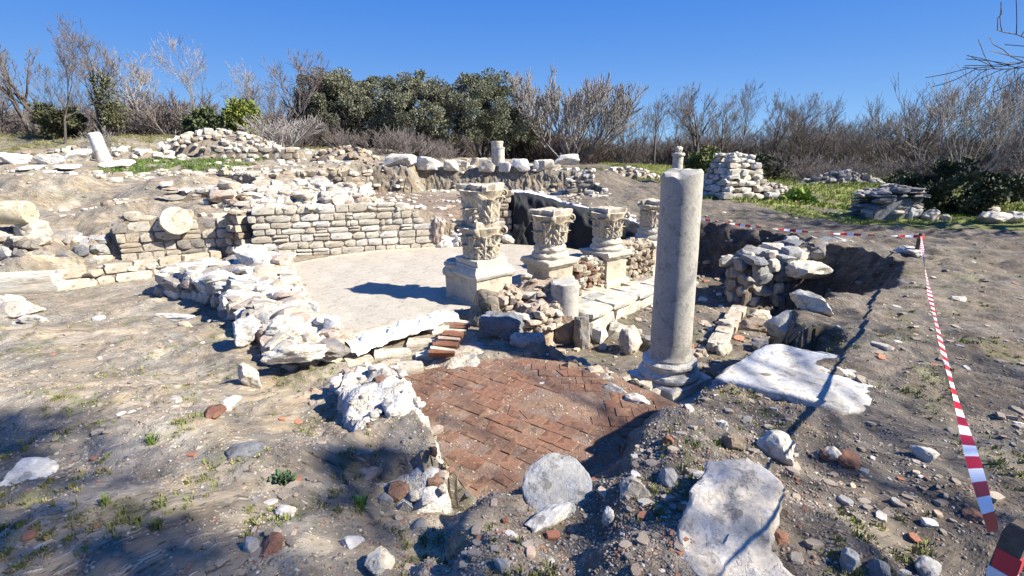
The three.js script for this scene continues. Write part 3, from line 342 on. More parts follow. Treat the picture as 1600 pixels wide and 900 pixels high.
{ // tiled brick floor, each tile or fragment a piece
  const bed = new THREE.Shape(POLY.brick.map(([x, z]) => new THREE.Vector2(x, -z))); let bg = new THREE.ExtrudeGeometry(bed, { depth: 0.02, bevelEnabled: false }); bg.rotateX(-Math.PI / 2); bg.translate(0, -0.783, 0);
  const floor = new THREE.Group(); floor.name = 'brick_floor'; floor.position.set(0, 0, 0); scene.add(floor); tag(floor, 'sunken floor of cracked red brick tiles', 'floor', null, 'structure');
  part(floor, 'earth_bed', boxUV(bg.deleteAttribute('uv')), stone([0.27, 0.175, 0.12], 0.012));
  const r = rng(404), T = 0.158, mats = [[0.29, 0.145, 0.09], [0.265, 0.145, 0.095], [0.30, 0.165, 0.105], [0.265, 0.155, 0.105]].map((c) => stone(c, 0.010));
  const tileGeo = (pts, h) => { const s = new THREE.Shape(pts.map(([x, z]) => new THREE.Vector2(x, -z))); const g = new THREE.ExtrudeGeometry(s, { depth: h, bevelEnabled: true, bevelSize: 0.003, bevelThickness: 0.003, bevelSegments: 1 }); g.rotateX(-Math.PI / 2); return boxUV(g.deleteAttribute('uv'), 1); };
  const q = T / 2 - 0.006, whole = [0, 1, 2].map((i) => tileGeo([[-q, -q], [q, -q], [q, q - i * 0.006], [q - 0.02 * i, q], [-q, q]], 0.028)), halves = [0, 1, 2, 3].map((i) => { const k = (i - 1.5) * 0.03; return [tileGeo([[-q, -q], [k, -q], [-k * 0.6, q], [-q, q]], 0.028), tileGeo([[k + 0.006, -q], [q, -q], [q, q], [-k * 0.6 + 0.006, q]], 0.028)]; });
  const mid = at(885, 632, -0.76), ring = at(705, 655, -0.76);
  for (const zone of [0, 1]) for (let i = -15; i <= 15; i++) for (let j = -15; j <= 15; j++) {
    const a0 = zone ? 0.05 : 0.62, off = (j & 1) * T * 0.5, lx = i * T + off, lz = j * T, x = 0.25 + lx * Math.cos(a0) - lz * Math.sin(a0), z = -4.0 + lx * Math.sin(a0) + lz * Math.cos(a0);
    if (polyDist(POLY.brick, x, z) > -0.05 || (x - 0.45 * (z + 4) + n2(x * 3, z * 3) * 0.08 > 0.62) !== !!zone) continue; const hole = Math.hypot((x - mid[0]) / 1.5, z - mid[1]) + n2(x * 5, z * 5) * 0.07;
    if (hole < 0.25 || Math.hypot(x - ring[0], z - ring[1]) < 0.12 || (z > -3.15 && x < 0.35 && r() < 0.75) || r() < 0.03 || n2(x * 1.9 + 3, z * 1.9) < -0.66) continue;
    const y = -0.7895 + rr(r, -0.003, 0.005) + n2(x * 1.5, z * 1.5) * 0.005, t = -a0 + pick(r, [0, 1.5708, 3.1416]) + rr(r, -0.03, 0.03), m = pick(r, mats), tl = [rr(r, -0.02, 0.02), t, rr(r, -0.02, 0.02)];
    if (r() < 0.38) part(floor, 'brick_tile', pick(r, whole), m, [x, y, z], tl); else for (const h of pick(r, halves)) if (r() > 0.08) part(floor, 'brick_tile', h, m, [x + rr(r, -0.003, 0.003), y + rr(r, -0.003, 0.004), z], [tl[0], t + rr(r, -0.02, 0.02), tl[2]]);
  }
}
{ // slabs paving the threshold between white cloth and brick floor
  const g = new THREE.Group(); g.name = 'pavement'; scene.add(g); tag(g, 'pale irregular paving slabs between the white cloth and the brick floor', 'pavement', null, 'structure'); const r = rng(51);
  for (const [px, py, w, d, t, m] of [[612, 548, 0.42, 0.24, 0.3, M.limePale], [655, 532, 0.30, 0.26, 0.1, M.lime], [575, 580, 0.42, 0.26, 0.5, M.limePale], [520, 575, 0.4, 0.28, 0.4, M.lime], [610, 565, 0.22, 0.14, 0.2, M.limeWarm], [640, 515, 0.24, 0.16, 0.3, M.lime], [685, 512, 0.30, 0.18, 0.7, M.limePale], [545, 598, 0.35, 0.2, 0.5, M.pink], [600, 590, 0.28, 0.18, 0.5, M.limePale], [640, 570, 0.3, 0.2, 0.3, M.lime], [665, 552, 0.24, 0.2, 0.2, M.limePale], [690, 535, 0.2, 0.18, 0.1, M.lime], [560, 560, 0.3, 0.2, 0.6, M.lime], [505, 595, 0.3, 0.22, 0.4, M.limePale]]) { const [x, z] = at(px, py, -0.68); addStone(g, r, BLOCK, [m], [x, -0.715, z], [w, 0.09, d], [rr(r, -0.03, 0.03), t, rr(r, -0.03, 0.03)], 'paving_slab'); }
}
// ---------------------------------------------------------------- walls
const jag = (h, a, s, k = 9) => (t) => h + n2(t * k, s) * a + n2(t * k * 3.3, s + 4) * a * 0.5;
{ // ashlar wall B
  const P = [[-5.45, -10.15], [-3.6, -10.7], [-1.75, -11.15]];
  wall({ name: 'ashlar_wall', label: 'long wall of pale squared stone courses behind the grey floor', path: P, base: -0.64, top: (t) => 0.46 - 0.10 * t + n2(t * 9, 4) * 0.04 - (t > 0.93 ? 0.30 : 0), th: 0.55, seed: 61, course: [0.11, 0.20], len: [0.16, 0.5], cap: 1.6, mats: [M.limePale, M.limePale, M.limePale, M.white, M.lime], core: stone([0.50, 0.43, 0.33], 0.015), jit: 0.012 });
}
wall({ name: 'ashlar_wall', label: 'broken wall of mixed stones holding a round drum slice', path: [[-8.0, -9.72], [-6.9, -10.22], [-6.05, -10.55]], base: -0.66, top: jag(0.26, 0.07, 8), th: 0.5, seed: 62, course: [0.14, 0.24], len: [0.22, 0.5], cap: 1.2, mats: [M.lime, M.lime, M.limePale, M.schist, M.limeWarm], jit: 0.03 });
{ const c = lathe([[0, -0.08], [0.27, -0.08], [0.285, -0.06], [0.285, 0.06], [0.27, 0.075], [0, 0.08]], 44, 0.006, 3), p = atZ(275, 345, -9.86), g = solo('column_drum', c, M.lime, 'round column drum slice set upright in the broken wall', 'column drum'); g.position.set(...p); g.rotation.set(Math.PI / 2 - 0.12, 0, -0.35, 'YXZ'); g.rotation.y = 0.4; }
wall({ name: 'corner_pier', label: 'leaning stub of stone courses joining the broken wall to the ashlar wall', path: [[-5.95, -10.35], [-5.55, -10.15]], base: -0.7, top: jag(0.34, 0.05, 3), th: 0.6, seed: 63, course: [0.13, 0.2], len: [0.18, 0.36], cap: 1, mats: [M.lime, M.limeWarm, M.limePale, M.brown], jit: 0.06 });
{ // base courses along the left court
  const P = [[-8.15, -8.4], [-7.33, -9.17], [-6.3, -10.1]];
  wall({ name: 'footing_wall', label: 'low footing course of pale blocks along the earth court', path: P, base: -0.85, top: jag(-0.55, 0.02, 2), th: 0.5, seed: 64, course: [0.16, 0.2], len: [0.3, 0.6], cap: 0.8, mats: [M.limePale, M.lime, M.limeWarm], jit: 0.04 });
  const b = solo('long_marble_block', stoneGeo(301, 6, 14, 0.02), M.limePale, 'long dressed marble block lying at the edge of the earth court', 'stone block'); b.scale.set(2.6, 0.36, 0.5); b.position.set(-9.25, -0.70, -8.05); b.rotation.set(0, 0.22, 0.01);
}
rubble({ name: 'collapsed_wall', label: 'tumbled grey schist rubble below the fallen column shaft', poly: [[-10.6, -9.1], [-9.3, -8.75], [-8.3, -9.2], [-8.2, -9.9], [-9.6, -10.0]], top: (x, z) => -0.25 + 0.28 * sstep(-8.6, -10.2, x) + n2(x * 2, z * 2) * 0.1, base: -0.7, n: 46, size: [0.2, 0.55], mats: [M.schist, M.marbleGrey, M.lime, M.schist, M.slate], seed: 65, core: M.mortarDark, amp: 0.08, faceRows: 2 });
{ const g = solo('fallen_column', lathe([[0, 0], [0.20, 0], [0.225, 0.04], [0.225, 0.3], [0.222, 1.4], [0.222, 2.6], [0, 2.6]], 40, 0.008, 5), stone([0.62, 0.56, 0.42], 0.006), 'smooth cream column shaft lying on rubble at the edge of the court', 'column'); g.position.set(-9.15, 0.43, -9.15); g.rotation.set(0, 0, Math.PI / 2 - 0.02); g.rotation.y = 0.12;
  const s = solo('prop_stone', boulderGeo(71, 0.5, 0.42, 0.45, { det: 8 }), M.lime, 'pale block propping the end of the fallen shaft', 'stone'); s.position.set(-9.25, -0.13, -9.2); }
// rubble wall in front of the grey floor
rubble({ name: 'rubble_wall', label: 'wide tumbled rubble wall with a jagged dark side, between earth court and grey floor', poly: [[-2.15, -4.62], [-2.5, -4.72], [-3.05, -5.35], [-3.9, -6.35], [-4.75, -7.3], [-6.0, -7.9], [-6.1, -8.4], [-5.2, -8.9], [-4.75, -9.3], [-4.25, -8.9], [-3.75, -7.8], [-3.1, -6.75], [-2.55, -5.9], [-1.95, -5.2]], top: (x, z) => -0.40 + n2(x * 1.6, z * 1.6) * 0.06 - 0.05 * sstep(-5, -6, x), base: -0.82, n: 130, size: [0.16, 0.48], mats: [M.limePale, M.lime, M.limeWarm, M.pink, M.white, M.limePale, M.schist, M.marbleGrey, M.white], seed: 66, core: M.mortar, amp: 0.06, faceRows: 2, flatness: 0.4 });
function block(name, label, cat, p, size, m, seed, rot = [0, 0, 0], o = {}) { const g = solo(name, boulderGeo(seed, ...size, { det: 10, ...o }), m, label, cat); g.position.set(...p); g.rotation.set(...rot); return g; }
block('white_block', 'smooth bright white marble block on the far end of the rubble wall', 'stone block', [...at(395, 412, -0.35)].reduce((a, v, i) => i ? [a[0], -0.42, v] : [v], []), [0.62, 0.42, 0.34], M.white, 81, [0, -0.35, 0], { round: 5, cuts: 4 });
block('long_stone', 'long cream stone capping the near end of the rubble wall', 'stone', [...at(460, 548, -0.35)].reduce((a, v, i) => i ? [a[0], -0.44, v] : [v], []), [0.62, 0.17, 0.24], M.limePale, 82, [0.05, 0.1, 0.04], { round: 4 });
block('schist_slab', 'dark grey schist slab tilted at the near end of the rubble wall', 'stone', [...at(515, 548, -0.45)].reduce((a, v, i) => i ? [a[0], -0.5, v] : [v], []), [0.42, 0.16, 0.3], M.schist, 83, [0.2, 0.5, -0.12], { round: 4 });
block('white_block', 'angular white marble block standing on the rubble wall side above the dark shadow', 'stone block', [...at(392, 520, -0.45)].reduce((a, v, i) => i ? [a[0], -0.52, v] : [v], []), [0.38, 0.26, 0.34], M.white, 84, [0.1, 0.5, 0.2], { round: 4 });
block('standing_stone', 'upright pale stone leaning at the foot of the rubble wall', 'stone', [...at(398, 600, -0.6)].reduce((a, v, i) => i ? [a[0], -0.64, v] : [v], []), [0.17, 0.30, 0.13], M.limePale, 85, [0, 0.3, 0.25]);
block('marble_slab', 'long white marble strip lying on the earth court', 'stone slab', [...hit(273, 497)].map((v, i) => i === 1 ? v - 0.03 : v), [0.66, 0.10, 0.16], M.white, 86, [0, -0.08, 0], { round: 5 });
block('round_stone', 'small rounded stone beside the white strip on the court', 'stone', [...hit(290, 510)].map((v, i) => i === 1 ? v - 0.03 : v), [0.17, 0.12, 0.15], M.limeWarm, 87);
for (const [px, py, w, h, m, l] of [[25, 492, 0.9, 0.26, M.lime, 'broad buff stone at the near rim of the earth court'], [55, 503, 0.42, 0.16, M.limePale, 'pale flat stone among the broad buff ones on the court rim'], [15, 478, 0.55, 0.24, M.limePale, 'cream stone lying behind the broad buff one on the court']]) { const p = hit(px, py); block('field_stone', l, 'stone', [p[0], p[1] - 0.04, p[2]], [w, h, w * 0.5], m, 90 + px, [0.05, -0.2, 0.04]); }
// white mortar wall stub beside the brick floor
rubble({ name: 'mortar_wall_stub', label: 'bright white mortar wall stub at the corner of the brick floor', poly: [[-1.62, -3.85], [-1.35, -4.05], [-1.02, -3.92], [-0.72, -3.45], [-0.47, -2.95], [-0.30, -2.52], [-0.62, -2.45], [-1.0, -2.6], [-1.22, -3.0]], top: (x, z) => -0.31 - 0.20 * sstep(-3.25, -2.5, z) + 0.13 * Math.exp(-((x + 1.05) ** 2 + (z + 3.55) ** 2) / 0.08) + n2(x * 4, z * 4) * 0.03, base: -0.76, n: 70, size: [0.03, 0.12], mats: [M.white, M.white, M.limePale, M.lime, M.pink, M.brickE], seed: 67, core: stone([0.68, 0.63, 0.545], 0.025), amp: 0.05, faceRows: 0, edge: 0.15 });
block('pink_stone', 'pinkish slab bedded in the near side of the white mortar stub', 'stone', [...at(590, 722, -0.42)].reduce((a, v, i) => i ? [a[0], -0.50, v] : [v], []), [0.34, 0.14, 0.16], M.pink, 101, [0.1, 0.75, 0.05], { round: 4 });
block('white_block', 'white squared block tilted on top of the mortar stub', 'stone block', [...at(628, 628, -0.24)].reduce((a, v, i) => i ? [a[0], -0.36, v] : [v], []), [0.20, 0.18, 0.18], M.white, 102, [0.2, 0.4, 0.25], { round: 6, cuts: 4 });
block('white_block', 'slender white marble shard lying at the back of the mortar stub', 'stone block', [...at(560, 605, -0.42)].reduce((a, v, i) => i ? [a[0], -0.54, v] : [v], []), [0.26, 0.16, 0.14], M.white, 103, [0, 0.9, 0.1]);
// leaning stack of bricks
{
  const g = thing('brick_stack', 'row of thin red bricks leaning on white mortar beside the brick floor', 'bricks', [-0.72, -0.72, -5.15], 0), r = rng(91), geo = [0, 1, 2].map((i) => stoneGeo(700 + i, 3, 16, 0.02));
  part(g, 'mortar_bed', (() => { const c = lumpGeo([[-0.25, 0.28], [0.3, 0.22], [0.5, -0.15], [0.3, -0.75], [-0.05, -0.8], [-0.1, -0.2]], 0.015, -0.14, { amp: 0.03, seed: 9, edge: 0.2 }); return c; })(), stone([0.60, 0.54, 0.46], 0.03));
  for (let i = 0; i < 11; i++) { const t = i / 10; part(g, 'brick', pick(r, geo), pick(r, i % 3 === 1 ? [M.limePale, M.pink] : [M.brickA, M.brickC, M.brickB]), [-0.08 + t * 0.16 + rr(r, -0.015, 0.015), 0.12 + t * 0.05 + rr(r, -0.012, 0.012), 0.20 - t * 0.80], [-0.75, 0.12 + rr(r, -0.08, 0.08), rr(r, -0.05, 0.05)], [0.30 - t * 0.08, 0.042, 0.15]); }
}
// blocks between brick floor and colonnade
for (const [px, py, y, s, m, rot, l, o] of [
  [785, 525, -0.72, [0.52, 0.34, 0.30], M.slate, [0.05, -0.25, 0.05], 'dark squared block in the shade behind the leaning bricks', { round: 6, cuts: 4 }],
  [826, 541, -0.74, [0.46, 0.26, 0.22], M.marbleGrey, [0.3, -0.1, 0], 'half round grey slab propped on edge in front of the stub', { round: 2.2, cuts: 3 }],
  [868, 565, -0.84, [0.46, 0.13, 0.13], M.white, [0, -0.62, 0], 'slim white marble bar lying along the trench edge', { round: 5 }],
  [962, 613, -0.80, [0.24, 0.10, 0.17], M.marbleGrey, [0, -0.5, 0], 'grey paving stone at the rim of the brick floor near the column', { round: 4 }],
  [998, 632, -0.80, [0.28, 0.12, 0.16], M.marble, [0, -0.5, 0], 'pale marble lump at the brick floor corner near the column', { round: 3 }],
  [985, 547, -1.14, [0.36, 0.42, 0.3], M.lime, [0, 0.6, 0], 'upright squarish stone leaning on the platform below the steps', { round: 4 }],
  [912, 540, -1.14, [0.24, 0.52, 0.22], M.schist, [0, 0.7, 0.06], 'dark upright post stone at the shaded end of the platform', { round: 6 }],
  [880, 535, -1.14, [0.30, 0.48, 0.24], M.brown, [0, 0.7, -0.05], 'brown upright stone next to the foot of the stub', { round: 5 }]]) { const [x, z] = at(px, py, y); block('loose_block', l, 'stone block', [x, y - 0.02, z], s, m, 110 + px, rot, o); }
rubble({ name: 'trench_edge', label: 'ragged line of small stones and bricks along the trench beside the brick floor', category: 'stone row', poly: [[0.45, -5.35], [0.9, -5.1], [1.5, -4.5], [1.35, -4.35], [0.8, -4.8], [0.3, -5.15]], top: (x, z) => -0.80 + n2(x * 3, z * 3) * 0.03, base: -1.05, n: 26, size: [0.08, 0.22], mats: [M.brown, M.brickE, M.lime, M.schist, M.limeWarm], seed: 69, core: M.mortarDark });
// right trench: low kerb, wall of blocks, stones
wall({ name: 'kerb', label: 'low plastered kerb in the sunken bay right of the column', path: [[2.75, -6.0], [3.25, -6.75], [3.75, -7.55]], base: -1.06, top: () => -0.86, th: 0.24, course: [0.16, 0.18], len: [0.35, 0.6], cap: 0.3, mats: [M.lime, M.limeWarm], seed: 70, deep: 0.2, back: true });
rubble({ name: 'block_wall', label: 'ruined wall of dark stones topped by marble slabs beside the black pit', poly: [[4.0, -7.85], [4.45, -7.95], [5.2, -8.2], [6.05, -8.3], [6.35, -8.7], [5.6, -9.0], [4.7, -8.75], [3.95, -8.4]], top: (x, z) => -0.24 + 0.10 * sstep(4, 5, x) + n2(x * 2, z * 2) * 0.05, base: -1.05, n: 62, size: [0.18, 0.44], mats: [M.lime, M.schist, M.marbleGrey, M.limePale, M.schist, M.slate], seed: 71, core: M.mortarDark, amp: 0.07, faceRows: 4 });
for (const [px, py, z, s, m, rot, l] of [[1262, 432, -7.9, [0.66, 0.34, 0.5], M.limePale, [0.1, 0.3, 0.12], 'large pale squared block on the block wall above the black pit'], [1338, 412, -8.1, [0.72, 0.14, 0.42], M.marbleGrey, [0.15, -0.35, -0.2], 'flat grey slab lying on the end of the block wall'], [1325, 398, -8.35, [0.5, 0.2, 0.34], M.marble, [0.2, -0.3, -0.25], 'tilted marble slab behind the flat grey one on the block wall'], [1300, 392, -8.6, [0.42, 0.22, 0.3], M.limePale, [0, 0.4, 0.1], 'rounded pale stone at the top back of the block wall']]) { const p = atZ(px, py, z); block('marble_slab', l, 'stone slab', [p[0], p[1] - 0.02, p[2]], s, m, 130 + px, rot, { round: 6, cuts: 5 }); }
for (const [px, py, w, h, m, l] of [[1185, 497, 0.52, 0.2, M.lime, 'flat buff stone leaning on the bay stones under the block wall'], [1175, 512, 0.5, 0.2, M.brown, 'brown squarish stone in the sunken bay beneath the flat buff one'], [1222, 520, 0.4, 0.28, M.limePale, 'pale rounded block at the right rim of the sunken bay'], [1196, 548, 0.42, 0.22, M.schist, 'dark slab lying at the bottom of the sunken bay'], [1128, 552, 0.22, 0.2, M.limePale, 'small pale lump on the bay floor next to the column'], [1265, 485, 0.44, 0.24, M.limePale, 'pale lump on the rim between sunken bay and black pit']]) { const p = hit(px, py); block('loose_block', l, 'stone block', [p[0], p[1] - 0.03, p[2]], [w, h, w * 0.7], m, 140 + px, [0.1, px, 0.08]); }
// half buried slabs and boulders of the near ground
{ const pts = [[1.50, -3.14], [1.75, -3.42], [2.08, -3.68], [2.30, -3.76], [2.62, -3.66], [2.80, -3.45], [2.62, -3.1], [2.26, -2.78], [2.02, -2.80], [1.75, -2.95]], sh = new THREE.Shape(new THREE.SplineCurve([...pts, pts[0]].map(([x, z]) => new THREE.Vector2(x, -z))).getPoints(60).slice(0, -1));
  let g = new THREE.ExtrudeGeometry(sh, { depth: 0.16, bevelEnabled: true, bevelSize: 0.03, bevelThickness: 0.03, bevelSegments: 3, curveSegments: 4, steps: 2 }); g.rotateX(-Math.PI / 2); g.translate(-2.1, 0, 3.2); g = finish(warp(g, (v) => { v.y += n3(v.x * 2, 0, v.z * 2) * 0.03 + n3(v.x * 7, v.y * 4, v.z * 7) * 0.008; v.x += n3(v.x * 5, v.y * 5, v.z * 5) * 0.02; v.z += n3(v.x * 5, 9, v.z * 5) * 0.02; }), 0.7); const m = solo('marble_slab', g, stone([0.62, 0.60, 0.56], 0.006), 'big flat grey white marble slab half buried right of the column', 'stone slab'); m.position.set(2.1, -0.188, -3.2); m.rotation.set(0.0, 0, -0.055); }
{ const O = [[1112, 742], [1165, 744], [1212, 774], [1200, 812], [1194, 850], [1212, 885], [1235, 915], [1170, 945], [1110, 905], [1072, 862], [1064, 830], [1084, 786]].map(([a, b]) => at(a, b, 0.06)), cx = 1.0, cz = -1.68, sh = new THREE.Shape(new THREE.SplineCurve([...O, O[0]].map(([x, z]) => new THREE.Vector2(x - cx, cz - z))).getPoints(36).slice(0, -1));
  let g = new THREE.ExtrudeGeometry(sh, { depth: 0.22, bevelEnabled: true, bevelSize: 0.022, bevelThickness: 0.03, bevelSegments: 3, steps: 5, curveSegments: 6 }); g.rotateX(-Math.PI / 2); const fine = []; { const p = g.attributes.position, v = [0, 1, 2].map(() => new THREE.Vector3()); const cut = (a, b, c, n) => { const m = [a.distanceTo(b), b.distanceTo(c), c.distanceTo(a)], k = m.indexOf(Math.max(...m)); if (n === 0 || m[k] < 0.035) { fine.push(...a, ...b, ...c); return; } const [p0, p1, p2] = [[a, b, c], [b, c, a], [c, a, b]][k], h = p0.clone().lerp(p1, 0.5); cut(p0, h, p2, n - 1); cut(h, p1, p2, n - 1); }; for (let i = 0; i < p.count; i += 3) { v.forEach((q, k) => q.fromBufferAttribute(p, i + k)); cut(v[0].clone(), v[1].clone(), v[2].clone(), 9); } }
  g = new THREE.BufferGeometry(); g.setAttribute('position', new THREE.Float32BufferAttribute(fine, 3)); g = finish(warp(g, (v) => { const n = n3(v.x * 4, v.y * 4, v.z * 4), m = n3(v.x * 13, v.y * 13, v.z * 13); v.y += (n * 0.025 + m * 0.008 - 0.04 * sstep(0.0, 0.32, -v.x * 0.8 + v.z)) * sstep(0.02, 0.2, v.y); v.x += n3(v.x * 9 + 5, v.y * 9, v.z * 9) * 0.018 + m * 0.005; v.z += n3(v.x * 9, v.y * 9 + 5, v.z * 9) * 0.018; }), 0.6);
  const m = solo('boulder', g, stone([0.66, 0.60, 0.51], 0.006), 'big angular pale boulder half buried at the bottom of the picture', 'boulder'); m.position.set(cx, -0.125, cz); m.rotation.set(0.05, 0, 0.02); }
{ const c = lathe([[0, 0], [0.17, 0], [0.186, 0.02], [0.19, 0.05], [0.19, 0.20], [0.186, 0.215], [0.175, 0.222], [0, 0.224]], 56, 0.006, 6), p = at(882, 757, -0.12), g = solo('column_drum', c, M.marbleGrey, 'round grey drum slice leaning on the earth slope below the brick floor', 'column drum'); g.position.set(p[0] - 0.02, -0.325, p[1] - 0.10); g.rotation.set(0.46, 0, 0.08); }
{ const p = hit(858, 812); block('marble_slab', 'grooved white marble fragment in front of the leaning drum slice', 'stone slab', [p[0], p[1] - 0.01, p[2]], [0.26, 0.07, 0.10], M.white, 162, [0.1, 0.75, 0.1], { round: 6, cuts: 4 }); }
const ROCKS = [ // px, py of the foot, width and height in photo pixels, material, label
  [1215, 712, 66, 46, 'marble', 'angular pale rock on the slope above the big boulder'], [1148, 702, 36, 30, 'brown', 'brown cube shaped rock on the slope edge'], [1300, 716, 32, 22, 'limePale', 'small cream rock beside the tape shadow'], [1448, 716, 34, 22, 'marble', 'pale rock half sunk in the track side soil'], [953, 812, 26, 26, 'white', 'white lump on the dark slope near the drum slice'], [992, 776, 46, 38, 'lime', 'greenish leaning flat stone on the dark slope'], [1048, 756, 40, 22, 'marbleGrey', 'light grey stone on the slope rim'], [590, 892, 54, 46, 'limePale', 'cream stone at the bottom edge below the mortar stub'], [548, 856, 38, 20, 'white', 'whitish flat stone below the green tuft'], [600, 786, 34, 20, 'marbleGrey', 'grey flat stone next to the bright green tuft'], [680, 778, 18, 16, 'brickD', 'round brick red pebble near the gully'], [652, 826, 30, 12, 'slate', 'slate grey flat chip lying on bare soil near the gully'],
  [420, 862, 44, 26, 'brickC', 'large orange brick fragment in the left soil'], [390, 858, 34, 28, 'marble', 'white pointed stone beside the large orange brick fragment'], [444, 806, 32, 20, 'white', 'white notched stone above the large orange brick fragment'], [330, 652, 40, 20, 'brickB', 'reddish brick fragment beside a white flat stone'], [352, 638, 44, 20, 'white', 'white flat stone beside the reddish brick fragment'], [378, 712, 50, 26, 'slate', 'grey speckled stone flush with the left soil'], [30, 750, 96, 16, 'white', 'long white stone at the left edge of the picture'], [272, 628, 24, 14, 'marbleGrey', 'small grey rounded stone on the left soil'], [152, 500, 22, 9, 'white', 'thin white slab far out on the earth court'],
  [1290, 716, 20, 16, 'brickE', 'little brick chip next to the small cream rock'], [1330, 722, 40, 12, 'brickC', 'flat orange brick flake crossed by the tape shadow'], [1222, 848, 30, 14, 'brickC', 'flat brick flake on the shaded patch beside the big boulder'], [1330, 885, 34, 30, 'marbleGrey', 'round grey stone at the bottom edge right of the boulder'], [1375, 898, 42, 32, 'slate', 'bluish rock cut by the bottom edge of the picture'], [1455, 899, 44, 24, 'marbleGrey', 'smooth bluish stone near the foot of the near stake'], [785, 893, 30, 30, 'marble', 'pale triangular stone on the shaded gully rim'], [1530, 812, 38, 12, 'brickC', 'orange brick flake near the top of the near stake'],
  [1408, 338, 28, 16, 'marble', 'white rounded stone in front of the dry stack by the ivy'], [1500, 470, 30, 10, 'marble', 'pale flat chip beside the barrier tape'], [1385, 545, 34, 10, 'limePale', 'flat pale stone bedded left of the barrier tape'], [1130, 668, 18, 14, 'white', 'bright white pebble on the slope rim above the brown cube'], [1045, 693, 18, 14, 'brickA', 'red brick bit on the upper rim of the dark slope'], [845, 606, 16, 12, 'marble', 'small white stone lying on the brick floor'], [1425, 396, 38, 14, 'marble', 'flat pale stone at the foot of the far stake'],
];
for (const [px, py, w, h, m, l] of ROCKS) { const p = hit(px, py), k = depth(p) / PX, W = w * k, Hh = Math.max(h * k * (px < 700 ? 0.95 : 1.2), 0.03); block('loose_stone', l, 'stone', [p[0], p[1] - Hh * 0.34, p[2] - W * 0.2], [W, Hh, W * 0.72], M[m], 200 + px + py, [0.06, px * 0.7, 0.05], { det: 7, cuts: 6 }); }

// ---------------------------------------------------------------- sheets
{ // white cloth bundled along the rim of the grey floor
  const a = at(542, 545, -0.60), b = at(702, 492, -0.60), nu = 90, nv = 26, pos = [], idx = [], dx = b[0] - a[0], dz = b[1] - a[1], L = Math.hypot(dx, dz), tx = dx / L, tz = dz / L;
  for (let j = 0; j <= nv; j++) for (let i = 0; i <= nu; i++) { const u = i / nu, v = j / nv, an = v * Math.PI * 1.15, w = 0.17 + 0.06 * n2(u * 4, 1), hgt = 0.09 + 0.04 * n2(u * 6, 8), f = (n3(u * 8, v * 3, 0) * 0.05 + n3(u * 21, v * 5, 2) * 0.022 + n3(u * 45, v * 8, 2) * 0.008) * (0.25 + Math.sin(v * 3.1)); const k = -Math.cos(an) * (w + f), y = Math.sin(Math.min(an, 3.14)) * (hgt + f) + 0.012; pos.push(a[0] + dx * u - tz * k, -0.64 + y + (v > 0.9 ? 0.01 : 0), a[1] + dz * u + tx * k); }
  for (let j = 0; j < nv; j++) for (let i = 0; i < nu; i++) { const q = j * (nu + 1) + i; idx.push(q, q + 1, q + nu + 1, q + 1, q + nu + 2, q + nu + 1); }
  const g = new THREE.BufferGeometry(); g.setAttribute('position', new THREE.Float32BufferAttribute(pos, 3)); g.setIndex(idx); g.computeVertexNormals(); solo('white_cloth', boxUV(g, 8), M.cloth, 'crumpled white cloth bundled along the edge of the grey floor', 'cloth');
}
{ // white plaster apron right of the ashlar wall
  rubble({ name: 'plaster_apron', label: 'low white plastered ledge at the right end of the ashlar wall', category: 'ledge', poly: [[-1.75, -10.95], [-1.7, -11.4], [-0.5, -11.6], [-0.55, -11.15]], top: -0.42, base: -0.66, n: 10, size: [0.12, 0.3], mats: [M.white, M.limePale], core: M.white, seed: 72, faceRows: 1 });
  block('pink_block', 'pinkish leaning block at the right end of the ashlar wall', 'stone block', [-1.72, -0.45, -11.05], [0.26, 0.58, 0.4], M.pink, 171, [0.1, 0.2, -0.12], { round: 6, cuts: 4 });
  block('cream_block', 'cream block on the floor by the foot of the black sheet', 'stone block', [...at(795, 380, -0.6)].reduce((q, v, i) => i ? [q[0], -0.62, v] : [v], []), [0.42, 0.26, 0.3], M.limePale, 172, [0, 0.3, 0], { round: 6, cuts: 4 });
}
wall({ name: 'stone_pier', label: 'narrow pier of coursed stones behind the stacked capitals', path: [[-0.62, -11.75], [-0.08, -11.85]], base: -0.64, top: () => 0.62, th: 0.5, seed: 73, course: [0.13, 0.18], len: [0.2, 0.34], cap: 1, mats: [M.limeWarm, M.lime, M.limeWarm, M.brown] });
